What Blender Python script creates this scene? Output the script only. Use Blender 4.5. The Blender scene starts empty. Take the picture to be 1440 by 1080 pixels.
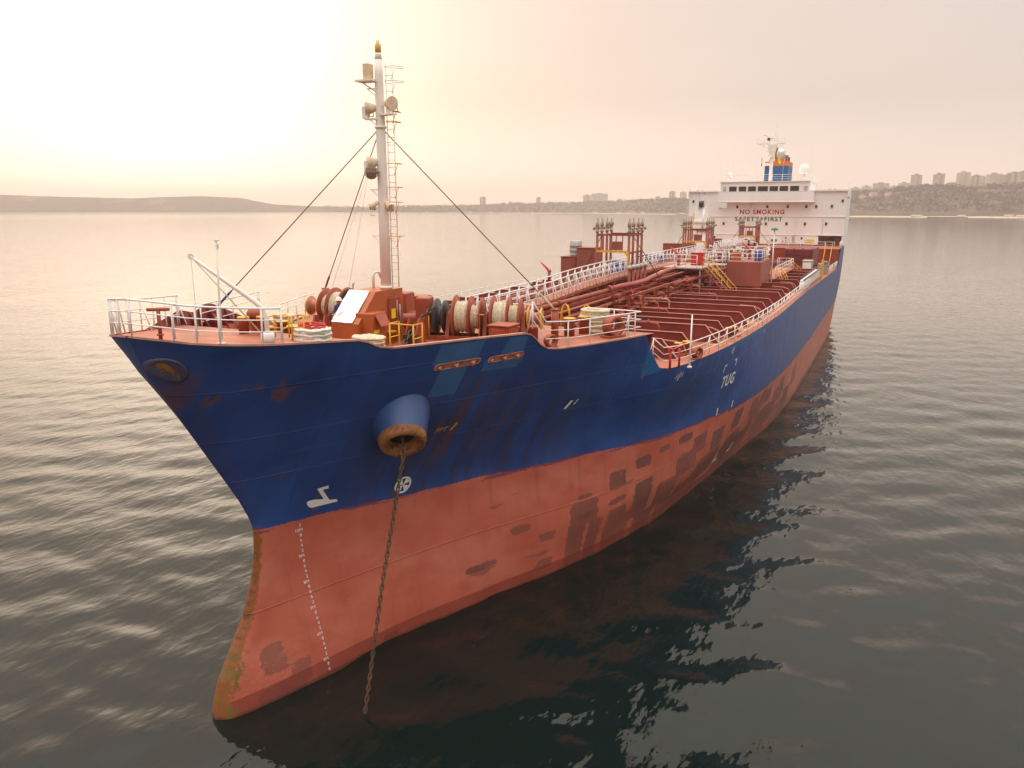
import bpy, bmesh, math, random
import numpy as np
from mathutils import Vector, Matrix, noise as mnoise
R = math.radians
rnd = random.Random(7)
scn = bpy.context.scene
COL = scn.collection

# ---------------------------------------------------------------- camera, sky, sun, exposure
PSI, PITCH, CAMZ = R(25.7), math.atan(245.5/1100.0), 17.1
cam_d = bpy.data.cameras.new('camera'); cam = bpy.data.objects.new('camera', cam_d); COL.objects.link(cam)
cam_d.sensor_width = 36; cam_d.lens = 36*1100/1440; cam_d.clip_end = 30000; cam_d.clip_start = 0.5
cam.location = (19.46, -16.94, CAMZ)
cam.rotation_euler = (R(90)-PITCH, 0, PSI)
scn.camera = cam
scn.view_settings.view_transform = 'Standard'; scn.view_settings.look = 'None'
scn.view_settings.gamma = 1; scn.view_settings.exposure = 0.64; scn.view_settings.use_curve_mapping = False
SUN_AZ = R(49.0)      # measured from +Y towards -X (counter-clockwise from above)
SUN_EL = R(11.3)
sun_dir = Vector((-math.sin(SUN_AZ)*math.cos(SUN_EL), math.cos(SUN_AZ)*math.cos(SUN_EL), math.sin(SUN_EL)))
world = bpy.data.worlds.new('World'); scn.world = world; world.use_nodes = True
def build_world():
    nt = world.node_tree; N = nt.nodes; L = nt.links; N.clear()
    out = N.new('ShaderNodeOutputWorld'); bg = N.new('ShaderNodeBackground'); L.new(bg.outputs[0], out.inputs[0])
    sky = N.new('ShaderNodeTexSky'); sky.sky_type = 'NISHITA'; sky.sun_disc = False
    sky.sun_elevation = SUN_EL; sky.sun_rotation = -SUN_AZ; sky.air_density = 1.0; sky.dust_density = 6.0; sky.ozone_density = 0.5
    tc = N.new('ShaderNodeTexCoord')
    def vm(op, a, b=None):
        n = N.new('ShaderNodeVectorMath'); n.operation = op; L.new(a, n.inputs[0])
        if b is not None:
            if isinstance(b, (tuple, list, Vector)): n.inputs[1].default_value = b
            else: L.new(b, n.inputs[1])
        return n
    def mt(op, a, b, clamp=False):
        n = N.new('ShaderNodeMath'); n.operation = op; n.use_clamp = clamp
        for i, v in enumerate((a, b)):
            if v is None: continue
            if isinstance(v, (int, float)): n.inputs[i].default_value = v
            else: L.new(v, n.inputs[i])
        return n.outputs[0]
    d = vm('NORMALIZE', tc.outputs['Generated']).outputs[0]
    sep = N.new('ShaderNodeSeparateXYZ'); L.new(d, sep.inputs[0])
    el = mt('MAXIMUM', sep.outputs[2], 0.0)
    # overcast dome: brighter towards the zenith
    ramp = N.new('ShaderNodeValToRGB'); L.new(el, ramp.inputs[0])
    cr = ramp.color_ramp; cr.elements[0].position = 0.0; cr.elements[0].color = (0.80, 0.675, 0.61, 1)
    cr.elements[1].position = 1.0; cr.elements[1].color = (1.95, 1.88, 1.84, 1)
    for p, c in ((0.05, (0.62, 0.535, 0.49, 1)), (0.12, (0.50, 0.436, 0.405, 1)), (0.42, (0.51, 0.455, 0.43, 1)), (0.66, (1.15, 1.09, 1.05, 1))):
        e = cr.elements.new(p); e.color = c
    # thin high cloud, very soft
    nz = N.new('ShaderNodeTexNoise'); nz.inputs['Scale'].default_value = 2.2; nz.inputs['Detail'].default_value = 3
    mp = N.new('ShaderNodeMapping'); mp.inputs['Scale'].default_value = (1, 1, 4); L.new(d, mp.inputs[0]); L.new(mp.outputs[0], nz.inputs[0])
    cl = N.new('ShaderNodeMapRange'); L.new(nz.outputs[0], cl.inputs[0])
    cl.inputs[1].default_value = .3; cl.inputs[2].default_value = .7; cl.inputs[3].default_value = .955; cl.inputs[4].default_value = 1.045
    dome = vm('MULTIPLY', ramp.outputs[0]); L.new(cl.outputs[0], dome.inputs[1])
    # glow of the hazy sun
    dp = vm('DOT_PRODUCT', d, sun_dir); dot = mt('MAXIMUM', dp.outputs['Value'], 0.0)
    ang = mt('ARCCOSINE', mt('MINIMUM', dot, 0.99999), None)
    def falloff(angle, w):
        return mt('EXPONENT', mt('MULTIPLY', mt('POWER', mt('DIVIDE', angle, w), 1.6), -1.0), None)
    def lobe(w, col, angle=None):
        s = N.new('ShaderNodeVectorMath'); s.operation = 'SCALE'; s.inputs[0].default_value = col; L.new(falloff(angle or ang, w), s.inputs['Scale'])
        return s.outputs[0]
    # peach haze round the sun, then the white heart of the glow and an added unseen lobe higher up that brightens the water
    wm = N.new('ShaderNodeMix'); wm.data_type = 'RGBA'; L.new(mt('MULTIPLY', falloff(ang, 0.52), 0.95), wm.inputs['Factor']); L.new(dome.outputs[0], wm.inputs['A']); ws = N.new('ShaderNodeVectorMath'); ws.operation = 'SCALE'; ws.inputs[0].default_value = (0.74, 0.515, 0.385); wr = N.new('ShaderNodeMapRange'); L.new(el, wr.inputs[0]); wr.inputs[1].default_value = 0; wr.inputs[2].default_value = .13; wr.inputs[3].default_value = 2.0; wr.inputs[4].default_value = 1.0; L.new(wr.outputs[0], ws.inputs['Scale']); L.new(ws.outputs[0], wm.inputs['B'])
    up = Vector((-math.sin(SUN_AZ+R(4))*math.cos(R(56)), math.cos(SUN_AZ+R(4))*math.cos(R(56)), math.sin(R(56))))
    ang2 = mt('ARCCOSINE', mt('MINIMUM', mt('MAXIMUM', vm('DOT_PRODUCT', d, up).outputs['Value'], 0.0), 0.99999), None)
    g = vm('ADD', lobe(0.17, (0.36, 0.42, 0.46)), lobe(0.34, (0.02, 0.045, 0.07))).outputs[0]
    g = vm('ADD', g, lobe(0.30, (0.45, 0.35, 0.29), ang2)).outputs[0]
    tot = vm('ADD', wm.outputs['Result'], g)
    sk = N.new('ShaderNodeVectorMath'); sk.operation = 'SCALE'; L.new(sky.outputs[0], sk.inputs[0]); sk.inputs['Scale'].default_value = 0.09
    mix = N.new('ShaderNodeMix'); mix.data_type = 'RGBA'; mix.inputs['Factor'].default_value = 0.08
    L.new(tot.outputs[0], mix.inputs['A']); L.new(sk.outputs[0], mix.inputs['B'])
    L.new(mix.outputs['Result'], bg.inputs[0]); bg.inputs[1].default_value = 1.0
build_world()
sun_l = bpy.data.lights.new('sun', 'SUN'); sun = bpy.data.objects.new('sun', sun_l); COL.objects.link(sun)
sun_l.energy = 0.8; sun_l.angle = R(165); sun_l.color = (1.0, 0.80, 0.58)
sun.rotation_euler = sun_dir.to_track_quat('Z', 'Y').to_euler()
scn.cycles.volume_bounces = 2
scn.cycles.max_bounces = 8; scn.cycles.diffuse_bounces = 3; scn.cycles.glossy_bounces = 3

# ---------------------------------------------------------------- helpers
class MB:
    """collects faces; build() links them as one mesh object"""
    def __init__(s): s.v = []; s.f = []; s.m = []; s.s = []
    def add(s, vs, fs, m=0, smooth=False):
        o = len(s.v); s.v += [tuple(map(float, p)) for p in vs]
        for f in fs: s.f.append([i+o for i in f]); s.m.append(m); s.s.append(smooth)
        return s
    def box(s, c, d, rz=0, m=0, bev=0.0):
        x, y, z = d[0]/2, d[1]/2, d[2]/2
        if bev <= 0:
            P = [(-x,-y,-z),(x,-y,-z),(x,y,-z),(-x,y,-z),(-x,-y,z),(x,-y,z),(x,y,z),(-x,y,z)]
            F = [(3,2,1,0),(4,5,6,7),(0,1,5,4),(1,2,6,5),(2,3,7,6),(3,0,4,7)]
        else:
            b = min(bev, x*.9, y*.9, z*.9); P = []; F = []
            for zz, o in ((-z, b), (-z+b, 0), (z-b, 0), (z, b)):
                X, Y = x-o, y-o
                P += [(-X+b-o*0,-Y,zz),(X-b,-Y,zz),(X,-Y+b,zz),(X,Y-b,zz),(X-b,Y,zz),(-X+b,Y,zz),(-X,Y-b,zz),(-X,-Y+b,zz)]
            for k in range(3):
                for i in range(8):
                    j = (i+1) % 8; F.append((k*8+i, k*8+j, k*8+8+j, k*8+8+i))
            F.append(tuple(range(7, -1, -1))); F.append(tuple(range(24, 32)))
        cz, sz = math.cos(rz), math.sin(rz)
        return s.add([(c[0]+p[0]*cz-p[1]*sz, c[1]+p[0]*sz+p[1]*cz, c[2]+p[2]) for p in P], F, m)
    def bx(s, x0, x1, y0, y1, z0, z1, m=0, bev=0):
        return s.box(((x0+x1)/2,(y0+y1)/2,(z0+z1)/2), (abs(x1-x0),abs(y1-y0),abs(z1-z0)), 0, m, bev)
    def beam(s, a, b, w, h, m=0):
        a, b = Vector(a), Vector(b); d = b-a; L = d.length
        if L < 1e-6: return s
        d /= L; up = Vector((0,0,1)) if abs(d.z) < .95 else Vector((0,1,0))
        r = d.cross(up).normalized(); u = r.cross(d)
        P = []
        for q in (a, b):
            for i, j in ((-1,-1),(1,-1),(1,1),(-1,1)): P.append(q+r*(i*w/2)+u*(j*h/2))
        return s.add(P, [(0,1,2,3),(7,6,5,4),(0,4,5,1),(1,5,6,2),(2,6,7,3),(3,7,4,0)], m)
    def tube(s, pts, r, n=6, m=0, caps=True, smooth=True, closed=False):
        pts = [Vector(p) for p in pts]; k = len(pts); P = []; F = []
        ref = None
        for i, p in enumerate(pts):
            if closed: d = pts[(i+1) % k]-pts[i-1]
            else: d = pts[min(i+1, k-1)]-pts[max(i-1, 0)]
            d = d.normalized()
            if ref is None:
                ref = Vector((0,0,1)) if abs(d.z) < .9 else Vector((1,0,0))
            a = d.cross(ref)
            if a.length < 1e-4: a = d.orthogonal()
            a.normalize(); b = d.cross(a).normalized(); ref = -b if False else ref
            rr = r[i] if isinstance(r, (list, tuple)) else r
            for j in range(n):
                t = 2*math.pi*j/n; P.append(p+a*(math.cos(t)*rr)+b*(math.sin(t)*rr))
        for i in range(k if closed else k-1):
            for j in range(n):
                q = (j+1) % n; i2 = (i+1) % k
                F.append((i*n+j, i2*n+j, i2*n+q, i*n+q))
        s.add(P, F, m, smooth)
        if caps and not closed:
            s.add(P[:n], [tuple(range(n))], m); s.add(P[-n:], [tuple(range(n-1, -1, -1))], m)
        return s
    def lathe(s, prof, c, axis=(0,0,1), n=16, m=0, smooth=True):
        """prof: [(r, t)] along axis from c"""
        A = Vector(axis).normalized(); a = A.orthogonal().normalized(); b = A.cross(a); c = Vector(c); P = []; F = []
        for r, t in prof:
            for j in range(n):
                q = 2*math.pi*j/n; P.append(c+A*t+a*(math.cos(q)*r)+b*(math.sin(q)*r))
        for i in range(len(prof)-1):
            for j in range(n):
                q = (j+1) % n; F.append((i*n+j, i*n+q, (i+1)*n+q, (i+1)*n+j))
        s.add(P, F, m, smooth)
        if prof[0][0] > 1e-4: s.add(P[:n], [tuple(range(n-1, -1, -1))], m)
        if prof[-1][0] > 1e-4: s.add(P[-n:], [tuple(range(n))], m)
        return s
    def ball(s, c, r, n=10, m=0, sc=(1,1,1)):
        P = []; F = []; k = max(4, n//2)
        for i in range(k+1):
            th = math.pi*i/k
            for j in range(n):
                ph = 2*math.pi*j/n
                P.append((c[0]+r*sc[0]*math.sin(th)*math.cos(ph), c[1]+r*sc[1]*math.sin(th)*math.sin(ph), c[2]+r*sc[2]*math.cos(th)))
        for i in range(k):
            for j in range(n):
                q = (j+1) % n; F.append((i*n+j, (i+1)*n+j, (i+1)*n+q, i*n+q))
        return s.add(P, F, m, True)
    def prism(s, poly, fn, t0, t1, m=0):
        """poly 2d list; fn(u,v,t)->xyz"""
        n = len(poly); P = [fn(u, v, t0) for u, v in poly]+[fn(u, v, t1) for u, v in poly]
        F = [tuple(range(n-1, -1, -1)), tuple(range(n, 2*n))]+[(i, (i+1) % n, n+(i+1) % n, n+i) for i in range(n)]
        return s.add(P, F, m)
    def build(s, name, mats, parent=None, fix=True):
        me = bpy.data.meshes.new(name); me.from_pydata(s.v, [], s.f)
        mats = mats if isinstance(mats, (list, tuple)) else [mats]
        for q in mats: me.materials.append(q)
        me.polygons.foreach_set('material_index', s.m); me.polygons.foreach_set('use_smooth', s.s)
        if fix:
            b = bmesh.new(); b.from_mesh(me); bmesh.ops.remove_doubles(b, verts=b.verts, dist=1e-5)
            bmesh.ops.recalc_face_normals(b, faces=b.faces); b.to_mesh(me); b.free()
        o = bpy.data.objects.new(name, me); COL.objects.link(o)
        if parent is not None: put(o, parent)
        return o
def put(o, parent):
    """parent o, whose mesh is in world coordinates, under parent (an unrotated thing)"""
    o.parent = parent
    p = parent; off = Vector((0,0,0))
    while p is not None: off += p.location; p = p.parent
    for v in o.data.vertices: v.co -= off
def tag(o, label=None, cat=None, group=None, kind=None):
    if label: o['label'] = label
    if cat: o['category'] = cat
    if group: o['group'] = group
    if kind: o['kind'] = kind
    return o
def thing(name, loc, label, cat, group=None):
    o = bpy.data.objects.new(name, None); COL.objects.link(o); o.location = loc; o.empty_display_size = .3
    return tag(o, label, cat, group)
def solo(mb, name, mats, base, label, cat, group=None):
    """a thing that is one mesh, its origin moved to its base"""
    o = mb.build(name, mats); b = Vector(base)
    for v in o.data.vertices: v.co -= b
    o.location = b
    return tag(o, label, cat, group)
def copy_tree(o, loc, rz, label=None, group=None):
    c = o.copy(); COL.objects.link(c); c.location = loc; c.rotation_euler = (0,0,rz)
    if label: c['label'] = label
    if group: c['group'] = group
    for ch in list(o.children):
        d = ch.copy(); COL.objects.link(d); d.parent = c
        for g in list(ch.children):
            e = g.copy(); COL.objects.link(e); e.parent = d
    return c

# ---------------------------------------------------------------- materials
def mat(name, col, rough=.5, metal=0., var=.12, scale=1.5, rust=0., rcol=(.16,.055,.02), streak=1., bump=0., spec=.5, rscale=None):
    """painted / bare surface with colour variation, optional rust blotches and streaks"""
    m = bpy.data.materials.new(name); m.use_nodes = True; nt = m.node_tree; N, L = nt.nodes, nt.links
    b = N['Principled BSDF']; b.inputs['Roughness'].default_value = rough; b.inputs['Metallic'].default_value = metal
    b.inputs['Specular IOR Level'].default_value = spec
    tc = N.new('ShaderNodeTexCoord'); mp = N.new('ShaderNodeMapping'); L.new(tc.outputs['Object'], mp.inputs[0])
    mp.inputs['Scale'].default_value = (1, 1, 1/streak)
    nz = N.new('ShaderNodeTexNoise'); nz.inputs['Scale'].default_value = scale; nz.inputs['Detail'].default_value = 5; L.new(mp.outputs[0], nz.inputs[0])
    mr = N.new('ShaderNodeMapRange'); L.new(nz.outputs[0], mr.inputs[0]); mr.inputs[1].default_value = .3; mr.inputs[2].default_value = .7
    mr.inputs[3].default_value = 1-var; mr.inputs[4].default_value = 1+var
    mx = N.new('ShaderNodeVectorMath'); mx.operation = 'SCALE'; mx.inputs[0].default_value = col; L.new(mr.outputs[0], mx.inputs['Scale'])
    cur = mx.outputs[0]
    if rust > 0:
        n2 = N.new('ShaderNodeTexNoise'); n2.inputs['Scale'].default_value = rscale or scale*2.3; n2.inputs['Detail'].default_value = 7; n2.inputs['Roughness'].default_value = .65
        L.new(mp.outputs[0], n2.inputs[0])
        r2 = N.new('ShaderNodeMapRange'); L.new(n2.outputs[0], r2.inputs[0]); r2.inputs[1].default_value = .72-rust*.35; r2.inputs[2].default_value = .80-rust*.3
        mm = N.new('ShaderNodeMix'); mm.data_type = 'RGBA'; L.new(r2.outputs[0], mm.inputs['Factor']); L.new(cur, mm.inputs['A']); mm.inputs['B'].default_value = (*rcol, 1)
        cur = mm.outputs['Result']
    L.new(cur, b.inputs['Base Color'])
    if bump:
        bp = N.new('ShaderNodeBump'); bp.inputs['Strength'].default_value = bump; bp.inputs['Distance'].default_value = .03; L.new(nz.outputs[0], bp.inputs['Height']); L.new(bp.outputs[0], b.inputs['Normal'])
    return m
M = {}
M['deck'] = mat('deck_paint', (.37,.118,.062), .6, var=.25, scale=1.1, rust=.25, rcol=(.2,.075,.04), bump=.15)
M['maroon'] = mat('maroon_paint', (.20,.028,.024), .5, var=.2, scale=.8, rust=.05, streak=2)
M['girder_edge'] = mat('pale_girder_edge', (.46,.19,.14), .55, var=.2, scale=3)  # pale tone for girder flanges and some pipes
M['equip'] = mat('machinery_paint', (.33,.062,.022), .45, var=.22, scale=2.2, rust=.22, rcol=(.11,.04,.018))
M['pipe'] = mat('pipe_paint', (.27,.046,.024), .5, var=.25, scale=1.3, rust=.2, rcol=(.1,.035,.02))
M['orange'] = mat('locker_paint', (.42,.10,.025), .45, var=.12, scale=1.5, rust=.1)
M['tank'] = mat('tank_paint', (.29,.078,.052), .55, var=.12, scale=.9, rust=.08, streak=3)
M['white'] = mat('white_paint', (.86,.83,.78), .45, var=.06, scale=1.4, rust=.10, rcol=(.42,.27,.16), streak=3)
M['house'] = mat('house_white', (.88,.85,.80), .5, var=.05, scale=.35, rust=.07, rcol=(.6,.48,.36), streak=6)
M['cream'] = mat('mast_cream', (.86,.79,.70), .45, var=.06, scale=1.2, rust=.12, rcol=(.42,.25,.13), streak=3)
M['yellow'] = mat('yellow_paint', (.72,.38,.015), .45, var=.12, scale=3, rust=.12)
M['red'] = mat('fire_red', (.55,.03,.03), .4, var=.1, scale=3)
M['rope'] = mat('cream_rope', (.62,.54,.38), .85, var=.2, scale=9, bump=.4)
M['rope2'] = mat('white_rope', (.72,.66,.56), .85, var=.2, scale=9, bump=.4)
M['redrope'] = mat('red_rope', (.55,.05,.06), .85, var=.2, scale=9, bump=.4)
M['green'] = mat('green_rope', (.12,.42,.24), .8, var=.2, scale=8)
M['wire'] = mat('stay_wire', (.16,.055,.035), .6, var=.2, scale=3)
M['steel'] = mat('grey_steel', (.42,.40,.38), .4, .6, var=.15, scale=3, rust=.15)
M['silver'] = mat('bright_tarp', (.80,.78,.74), .28, .35, var=.1, scale=2.5, bump=.5)
M['dark'] = mat('dark_steel', (.05,.045,.045), .5, var=.2, scale=3)
M['black'] = mat('black_opening', (.012,.011,.012), .6, var=.1)
M['glass'] = mat('window_glass', (.05,.03,.03), .12, var=.3, scale=.6)
M['bluebox'] = mat('blue_paint', (.02,.06,.28), .5, var=.15, scale=3)
M['funnel_blue'] = mat('funnel_blue', (.015,.085,.23), .45, var=.1, scale=2)
M['funnel_orange'] = mat('funnel_orange', (.58,.14,.04), .45, var=.1, scale=2)
M['exhaust'] = mat('bright_exhaust_steel', (.62,.62,.64), .3, .7, var=.1, scale=2)
M['lamp'] = mat('lamp_lens', (.74,.56,.36), .35, 0., var=.15, scale=5)
M['chain'] = mat('rusty_chain', (.085,.045,.022), .75, var=.35, scale=4, rust=.5, rcol=(.2,.09,.03))
M['rustlip'] = mat('rusty_lip', (.30,.12,.035), .7, var=.3, scale=2.5, rust=.55, rcol=(.11,.035,.015))
M['markwhite'] = mat('mark_white', (.80,.76,.70), .5, var=.06, scale=4, rust=.08, rcol=(.4,.2,.15))
M['markorange'] = mat('mark_orange', (.62,.30,.06), .5, var=.1, scale=4)
M['ltblue'] = mat('touch_up_blue', (.045,.135,.31), .45, var=.12, scale=2.0, rust=.12, rcol=(.12,.06,.03), streak=4)
M['brightblue'] = mat('fresh_blue', (.012,.13,.33), .45, var=.15, scale=3)
M['darkred'] = mat('dark_red_patch', (.17,.055,.045), .6, var=.18, scale=2.5)
M['signred'] = mat('sign_red', (.50,.03,.035), .5, var=.05); M['signgreen'] = mat('sign_green', (.03,.13,.055), .5, var=.05)
M['flagyellow'] = mat('flag_yellow', (.80,.60,.02), .8, var=.1); M['flaggreen'] = mat('flag_green', (.03,.3,.08), .8, var=.1)
# ---------------------------------------------------------------- hull form (x to port, y aft from the stem, z above the water)
def pl(tab, t):
    a = np.array(tab, float); return float(np.interp(t, a[:,0], a[:,1]))
STEM = [(-3,-.5),(-1,-.3),(.22,-.03),(1.12,.29),(2.11,.95),(3,1.55),(4.12,2.10),(5.12,2.36),(6.05,2.40),(6.56,2.22),(7.37,1.80),(8.88,.86),(10.68,-.25),(12.36,-1.46),(13.6,-2.42),(14,-2.7)]
AFT = [(60,12.4),(100,12.4)]
LV = [(-3,[(0,0),(.2,.7),(.8,1.2),(2,1.9),(4,2.6),(6.5,3.4),(8.6,4.1),(12.3,5.5),(16.4,7.2),(22.7,9.0),(28,9.9),(34,10.6),(42,11.3),(50,12.0),(62,12.35),(95,12.4),(104,12.0),(115,10.8),(130,7),(145,2),(152,.3)]),
 (0,[(0,0),(.15,.35),(.83,.73),(2.03,1.2),(4,1.79),(6.5,2.45),(8.6,3.16),(10.25,3.93),(12.26,4.72),(16.4,6.53),(22.7,8.45),(28,9.3),(34,10.05),(42,11.0),(49.4,11.85),(62,12.27),(82,12.4),(98,12.4),(106,12.1),(116,11.2),(130,8.5),(145,3.5),(152,.5)]),
 (2.6,[(1.27,0),(1.4,.22),(2.2,.55),(3.3,.95),(5.2,1.65),(7.7,2.6),(11,4.05),(14.5,5.85),(18.5,7.75),(27,10.1),(34,10.95),(43,11.8),(52,12.2),(65,12.37),(85,12.4),(102,12.4),(112,12.1),(125,10.8),(140,7.5),(152,2.5)]),
 (5.6,[(2.40,0),(2.5,.12),(3.4,.52),(4.6,1.0),(6.1,1.65),(9.2,2.97),(12.5,4.5),(16,6.4),(20,8.35),(28,10.55),(36,11.85),(45,12.25),(60,12.4),(108,12.4),(122,12.0),(137,10),(150,6.5),(153,5)]),
 (9.5,[(.5,0),(.6,.18),(.9,.50),(1.4,.90),(2.2,1.38),(3.7,2.15),(6.6,3.50),(9.5,4.9),(13.4,6.75),(16.4,8.2),(19.3,9.63),(21,10.4),(25,11.15),(34,11.96),(44.7,12.33),(60,12.4),(112,12.4),(128,11.9),(142,10.4),(153,8)]),
 (11.5,[(-.85,0),(-.75,.25),(-.45,.75),(.0,1.25),(.8,1.85),(2.3,2.70),(5.2,4.05),(8.2,5.4),(12.1,7.16),(14.1,8.15),(17,9.3),(19.3,10.0),(25,11.3),(34,12.0),(44.7,12.36),(60,12.4),(115,12.4),(132,11.6),(145,10),(153,8.2)]),
 (12.5,[(-1.56,0),(-1.46,.32),(-1.2,.85),(-.7,1.42),(.1,2.05),(1.6,2.95),(4.6,4.3),(6.2,4.98),(8.3,5.85),(10.7,6.95),(14,8.4),(19,10),(34,12.05),(60,12.4),(115,12.4),(132,11.6),(145,10),(153,8.2)]),
 (13.3,[(-2.19,0),(-2.09,.45),(-1.8,1.1),(-1.3,1.75),(-.6,2.35),(.1,2.72),(.9,3.10),(2.2,3.62),(3.8,4.25),(6.2,5.2),(8.3,6.05),(10.7,7.1),(14,8.5),(19,10),(34,12.1),(60,12.4),(115,12.4),(132,11.6),(145,10),(153,8.2)]),
 (14,[(-2.7,0),(-2.6,.55),(-2.3,1.25),(-1.8,1.95),(-1,2.6),(.1,3.1),(.9,3.40),(2.2,3.85),(3.8,4.4),(6.2,5.35),(8.3,6.2),(10.7,7.2),(14,8.6),(19,10),(34,12.1),(60,12.4),(115,12.4),(132,11.6),(145,10),(153,8.2)])]
_DS = [(0,.10),(3.6,.10),(4.6,0),(11,.03),(12.4,.15),(13,.28),(13.6,.60),(14,.66)]
LV = [(z, [(y+pl(_DS, z)*max(0., 1-(y-tab[0][0])/2.2), x) for y, x in tab]) for z, tab in LV]
STEM = [(z, y+pl(_DS, z)) for z, y in STEM]
def _w(T): return min(1., max(0., 1-T/15))
def ys(z): return pl(STEM, z)
def y_of(T, z): return T+ys(z)*_w(T)
def T_of(y, z):
    s = ys(z)
    a = y-s
    if a >= 15 or (a > 0 and y >= 15): return y
    T = a
    for _ in range(30):
        T = y-s*_w(T)
    return T
_LT = [(z, np.array([(T_of(y, z), x) for y, x in tab])) for z, tab in LV]
for _z, _t in _LT: _t[:,0] -= _t[0,0]*np.clip(1-_t[:,0]/3, 0, 1)
_LZ = np.array([z for z, _ in _LT])
def _pchip(xs, ys_, x):
    n = len(xs); i = int(np.clip(np.searchsorted(xs, x)-1, 0, n-2))
    h = np.diff(xs); d = np.diff(ys_)/h
    def slope(k):
        if k == 0: return d[0]
        if k == n-1: return d[-1]
        if d[k-1]*d[k] <= 0: return 0.
        w1 = 2*h[k]+h[k-1]; w2 = h[k]+2*h[k-1]
        return (w1+w2)/(w1/d[k-1]+w2/d[k])
    t = (x-xs[i])/h[i]; t = min(max(t, 0.), 1.)
    m0, m1 = slope(i), slope(i+1)
    return ((2*t**3-3*t**2+1)*ys_[i]+(t**3-2*t**2+t)*h[i]*m0+(-2*t**3+3*t**2)*ys_[i+1]+(t**3-t**2)*h[i]*m1)
def bT(T, z):
    """half breadth at parameter T and height z"""
    vals = np.array([_pchip(t[:,0], t[:,1], T) for _, t in _LT])
    return max(0., float(_pchip(_LZ, vals, z)))
def hb(y, z): return bT(max(0., T_of(y, z)), z)
ZTOP = [(-3,13.66),(-2.42,13.62),(-1.85,13.58),(-1,13.36),(0,13.24),(.8,13.16),(2.2,13.06),(3.55,12.97),(3.75,12.93),(4.5,12.58),(4.7,12.53),(6.2,12.5),(8.3,12.45),(10.55,12.4),(10.9,12.28),(11.3,11.95),(11.7,11.68),(12.2,11.54),(12.8,11.5),(17.75,11.5),(18.0,11.35),(18.8,10.3),(19.2,9.85),(19.7,9.58),(20.3,9.5),(62,9.5),(106.3,8.75),(109.5,11.3),(112,11.42),(153,11.5)]
def md(y): return 9.5 if y < 62 else 9.5-.75*min(1., (y-62)/44.3)
def ztop(y): return pl(ZTOP, y)
ZB = [(-3,6.15),(2.4,6.05),(6,5.88),(12.5,5.65),(16,5.55),(20,5.42),(28,5.08),(36,4.72),(44,4.38),(52,4.08),(70,3.85),(105,4.0),(153,4.2)]
def zbound(y): return pl(ZB, y)
def bgrid(T, Z):
    """vectorised half breadth"""
    T = np.asarray(T, float); Z = np.asarray(Z, float)
    V = np.stack([_vp(t[:,0], t[:,1], T) for _, t in _LT])      # levels x n
    out = np.empty(T.shape)
    for i in range(T.size): out[i] = _pchip(_LZ, V[:,i], Z[i])
    return np.maximum(out, 0)
def _vp(xs, yv, x):
    n = len(xs); h = np.diff(xs); d = np.diff(yv)/h; m = np.zeros(n); m[0] = d[0]; m[-1] = d[-1]
    for k in range(1, n-1):
        if d[k-1]*d[k] > 0:
            w1 = 2*h[k]+h[k-1]; w2 = h[k]+2*h[k-1]; m[k] = (w1+w2)/(w1/d[k-1]+w2/d[k])
    i = np.clip(np.searchsorted(xs, x)-1, 0, n-2); t = np.clip((x-xs[i])/h[i], 0, 1)
    return (2*t**3-3*t**2+1)*yv[i]+(t**3-2*t**2+t)*h[i]*m[i]+(-2*t**3+3*t**2)*yv[i+1]+(t**3-t**2)*h[i]*m[i+1]

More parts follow.
